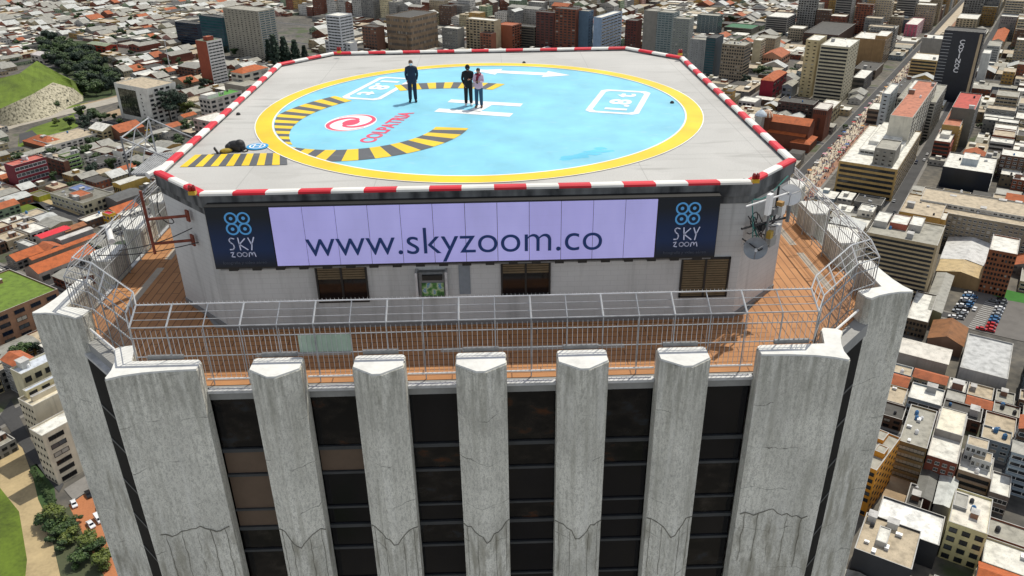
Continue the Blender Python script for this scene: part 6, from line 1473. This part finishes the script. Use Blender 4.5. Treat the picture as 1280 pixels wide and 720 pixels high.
for i in range(200):
    px, py = rt.uniform(860, 1270), rt.uniform(2, 120)
    p = at(px, py)
    if any(abs((p.xy-fc).dot(u)) < hu+2 and abs((p.xy-fc).dot(Vector((-u.y, u.x)))) < hv+2 for (fc, hu, hv, u) in FOOT) or abs(ab(p)[1]) < 16: continue
    k += 1
    if k > 16: break
    tree(px, py, rt.uniform(7, 12), rt.uniform(4, 6.5), rt.choice((0, 3, 1)), 'green yard tree among the blocks at the upper right', 'yard trees among the upper right blocks', trunk=.2)
# ================================================================== vehicles
def car_meshes(van=False):
    b = MB(); L, w_ = (4.4, .88) if not van else (4.9, .95)
    prof = [(-2.2, .35), (2.2, .35), (2.22, .6), (2.1, .78), (1.15, .92), (.55, 1.42), (-1.0, 1.45), (-1.75, 1.0), (-2.15, .92), (-2.22, .6)] if not van else [(-2.4, .35), (2.4, .35), (2.42, .7), (2.2, 1.05), (1.6, 1.2), (1.15, 1.95), (-2.3, 2.0), (-2.42, 1.7), (-2.45, .6)]
    def tk(z): return w_*(1 if z < 1.0 else .82 if not van else .93)
    n = len(prof); b0 = len(b.v)
    for s in (-1, 1):
        for x, z in prof: b.v.append((x, s*tk(z), z))
    for i in range(n):
        j = (i+1) % n; b.f.append((b0+i, b0+n+i, b0+n+j, b0+j)); b.mi.append(0); b.uv.append(None)
    b.f.append(tuple(range(b0, b0+n))[::-1] if False else tuple(b0+i for i in range(n))); b.mi.append(0); b.uv.append(None)
    b.f.append(tuple(b0+n+i for i in range(n))[::-1]); b.mi.append(0); b.uv.append(None)
    g = MB()
    if not van:
        g.face([(1.12, -.70, .955), (1.12, .70, .955), (.58, .66, 1.42), (.58, -.66, 1.42)]); g.face([(-1.06, -.66, 1.43), (-1.06, .66, 1.43), (-1.7, .7, 1.05), (-1.7, -.7, 1.05)])
        for s in (-1, 1): g.face([(.95, s*.875, 1.0), (.5, s*.77, 1.36), (-.95, s*.77, 1.38), (-1.5, s*.87, 1.03)])
    else:
        g.face([(1.62, -.8, 1.24), (1.62, .8, 1.24), (1.2, .78, 1.88), (1.2, -.78, 1.88)])
        for s in (-1, 1): g.face([(1.4, s*.92, 1.3), (1.1, s*.9, 1.8), (-2.1, s*.9, 1.82), (-2.1, s*.92, 1.3)])
    wh = MB(); wh.tube([(0, -.1, 0), (0, .1, 0)], .33, 12)
    return b.mesh('body', [BLK]), g.mesh('windscreen', [GLASSB]), wh.mesh('wheel', [BLK])
CARM, VANM = car_meshes(), car_meshes(True)
PAINT = {'white': plain('white car paint', (.72, .73, .74), .3, .05), 'silver': plain('silver car paint', (.38, .40, .42), .3, .05, metal=.3), 'black': plain('black car paint', (.012, .013, .016), .25, .1), 'red': plain('red car paint', (.45, .015, .02), .3, .08), 'blue': plain('blue car paint', (.05, .16, .33), .3, .08), 'grey': plain('grey car paint', (.12, .13, .14), .3, .08), 'dark blue': plain('dark blue car paint', (.012, .02, .05), .3, .08), 'yellow': plain('yellow car paint', (.65, .42, .01), .35, .08)}
def car(x, y, rz, colr, label, group, van=False, z=.25):
    t = thing('parked_van' if van else 'parked_car', label, 'van' if van else 'car', (x, y, G+z), rz, group); bm_, gm, wm = VANM if van else CARM
    o = link('body', bm_, t, False); o.material_slots[0].link = 'OBJECT'; o.material_slots[0].material = PAINT[colr]
    link('windscreen', gm, t, False)
    for sx in (-1.35, 1.35):
        for sy in (-.8, .8): q = link('wheel', wm, t, False); q.location = (sx, sy, .33)
def pxcar(px, py, dx, dy, colr, label, group, van=False, z=.25):
    p, q = at(px, py, G+z), at(px+dx, py+dy, G+z); car(p.x, p.y, math.atan2(q.y-p.y, q.x-p.x), colr, label, group, van, z)
g_ = 'cars parked on the orange court'
pxcar(111, 619, 6, 10, 'black', 'black car parked by the wall at the top of the orange court', g_); pxcar(93, 631, 4, 9, 'white', 'white car parked left of the black car by the trees', g_)
pxcar(126, 637, 5, 8, 'silver', 'silver car parked on the orange court right of the white van', g_); pxcar(124, 650, 6, 8, 'white', 'white van parked in the middle of the orange court', g_, True)
pxcar(114, 657, 6, 7, 'white', 'white hatchback left of the white van on the orange court', g_); pxcar(135, 648, 5, 8, 'dark blue', 'dark blue car next to the tower foot on the orange court', g_)
pxcar(55, 146, 8, -1.5, 'red', 'red car driving along the pale hill road on the left', 'cars on the roads', z=.3)
pxcar(64, 224, 6, -2, 'yellow', 'yellow taxi in the lane below the brown flats', 'cars on the roads')
rk_ = random.Random(15); g_ = 'cars in the open car park'
cx = at(1219, 389, G+.25); pxcar(1218, 387, 4, -7, 'white', 'white car driving in the middle lane of the car park', g_)
rows = [((1191, 397), (1211, 368), 9, 0), ((1199, 398), (1216, 372), 8, 1), ((1238, 410), (1253, 378), 9, 2), ((1226, 412), (1237, 414), 2, 3), ((1241, 377), (1252, 375), 2, 4), ((1231, 352), (1250, 357), 3, 5)]
ORDN = ['first', 'second', 'third', 'fourth', 'fifth', 'sixth', 'seventh', 'eighth', 'ninth', 'tenth']
RNAME = ['car from the near end of the left row of the car park', 'car from the near end of the second row of the car park', 'car from the near end of the right row of the car park', 'car at the near right end of the car park', 'car at the far end of the car park', 'car parked behind the green strip']
for a, b, n, q in rows:
    for i in range(n):
        t = i/max(1, n-1); px, py = a[0]+(b[0]-a[0])*t, a[1]+(b[1]-a[1])*t
        if rk_.random() < .06: continue
        cl = rk_.choice(['white', 'silver', 'white', 'grey', 'silver', 'black', 'blue']) if not (q == 2 and i < 3) and q != 3 else ('red' if not (q == 2 and i == 2) else 'blue')
        p = at(px, py, G+.25); car(p.x, p.y, GA+math.pi/2+R(28)*0+rk_.uniform(-.05, .05), cl, f'{cl} {ORDN[i]} {RNAME[q]}', g_)
vr = random.Random(6)
k = 0
for b in CARR:
    if b == 0: continue
    for i in range(60):
        a = vr.uniform(-450, 420); p = gp_(a, b+vr.choice((-2, 2))); q = proj((p.x, p.y, G))
        if not (30 < q[0] < 1250 and 35 < q[1] < 690) or inpoly(q, SIL): continue
        k += 1
        if k % 3: continue
        cl = vr.choice(['white', 'silver', 'black', 'grey', 'red', 'yellow', 'dark blue']); wh = where(*q)
        lab = f'{cl} car on a street {wh[0][0]}{wh[0][1]} {wh[0][2]}'
        if lab in used or len(lab.split()) > 16: lab = f'{cl} car, street {wh[1][1]} {wh[1][2]}'
        if lab in used: continue
        used.add(lab); car(p.x, p.y, GA+(0 if vr.random() < .5 else math.pi), cl, lab, 'cars on the roads', vr.random() < .15, .12)
# ================================================================== life on the avenue: awnings and the crowd
sr = random.Random(31); AWN = [plain('white canvas', (.7, .69, .66)), plain('red canvas', (.5, .05, .05)), plain('blue canvas', (.06, .15, .4)), plain('grey canvas', (.3, .3, .3)), plain('orange canvas', (.6, .28, .07)), plain('pink canvas', (.65, .35, .4))]
AN = ['white', 'red', 'blue', 'grey', 'orange', 'pink']
st = MB(); st.face([(-1.5, -1.5, 2.2), (1.5, -1.5, 2.2), (0, 0, 2.9)]); st.face([(1.5, -1.5, 2.2), (1.5, 1.5, 2.2), (0, 0, 2.9)]); st.face([(1.5, 1.5, 2.2), (-1.5, 1.5, 2.2), (0, 0, 2.9)]); st.face([(-1.5, 1.5, 2.2), (-1.5, -1.5, 2.2), (0, 0, 2.9)])
STM = st.mesh('canopy', [AWN[0]]); pm = MB()
pm.tube([(0, 0, 0), (0, 0, 2.8)], .05, 5); PM = pm.mesh('pole', [GALVD]); tm_ = MB(); tm_.box(-1.1, 1.1, -.5, .5, .75, .85); tm_.box(-1.0, -.9, -.4, .4, 0, .75); tm_.box(.9, 1, -.4, .4, 0, .75); TM = tm_.mesh('table', [WSTEEL])
for i in range(46):
    ci = sr.choice((0, 0, 0, 1, 2, 3, 4, 5)); a = -105+i*8.6+sr.uniform(-2, 2); b = sr.choice((-4.6, -4.0, 4.8, 5.2, 10.9)) ; p = gp_(a, b); q = proj((p.x, p.y, G)); wh = where(*q)
    lab = f'{AN[ci]} stall canopy {wh[0][0]}{wh[0][1]} the {wh[0][2]}'
    if lab in used: lab = f'{AN[ci]} stall canopy {wh[1][0]}{wh[1][1]} the {wh[1][2]}'
    if lab in used: continue
    used.add(lab)
    t = thing('market_stall', lab, 'stall', (p.x, p.y, G+.16), GA, 'market stalls along the avenue'); o = link('canopy', STM, t, False); o.material_slots[0].link = 'OBJECT'; o.material_slots[0].material = AWN[ci]; link('pole', PM, t, False); link('table', TM, t, False)
cm_ = MB(); CM = [plain('crowd dark clothes', (.03, .03, .035)), plain('crowd white clothes', (.6, .6, .6)), plain('crowd red clothes', (.35, .03, .04)), plain('crowd blue clothes', (.04, .09, .25)), plain('crowd skin', (.3, .17, .11)), plain('crowd goods', (.25, .2, .16))]
for i in range(1500):
    a = sr.uniform(-130, 520); b = sr.uniform(-5.3, 10.2); p = gp_(a, b); mi = sr.choice((0, 0, 0, 1, 2, 3)); z = G+.16
    T = Matrix.Translation((p.x, p.y, z))
    cm_.lathe([(.0, 0), (.14, 0), (.2, .85), (.26, 1.3), (.1, 1.48), (0, 1.48)], 6, mi, T); cm_.ell((p.x, p.y, z+1.6), (.11, .11, .14), 4, 6, 4)
    if i % 3 == 0:
        for q in range(2): x, y = p.x+sr.uniform(-1.2, 1.2), p.y+sr.uniform(-1.2, 1.2); cm_.box(x-.5, x+.5, y-.35, y+.35, z, z+.25, sr.choice((1, 5, 2, 3)))
o = cm_.build('street_crowd', CM); o['kind'] = 'stuff'; o['label'] = 'dense crowd of walkers and goods spread along the pale avenue'; o['category'] = 'crowd'
# lamp mast by the depots
t = thing('lamp_mast', 'tall thin pale mast standing between the depots in the upper left', 'mast', at(214, 92)); m = MB(); m.tube([(0, 0, 0), (0, 0, 36)], [.7, .35], 8); m.build('mast_pole', [GALV], t, False)
m = MB(); m.lathe([(0, 35.6), (1.6, 35.8), (1.6, 36.4), (0, 36.6)], 10); m.build('lamp_ring', [GALV], t, False)
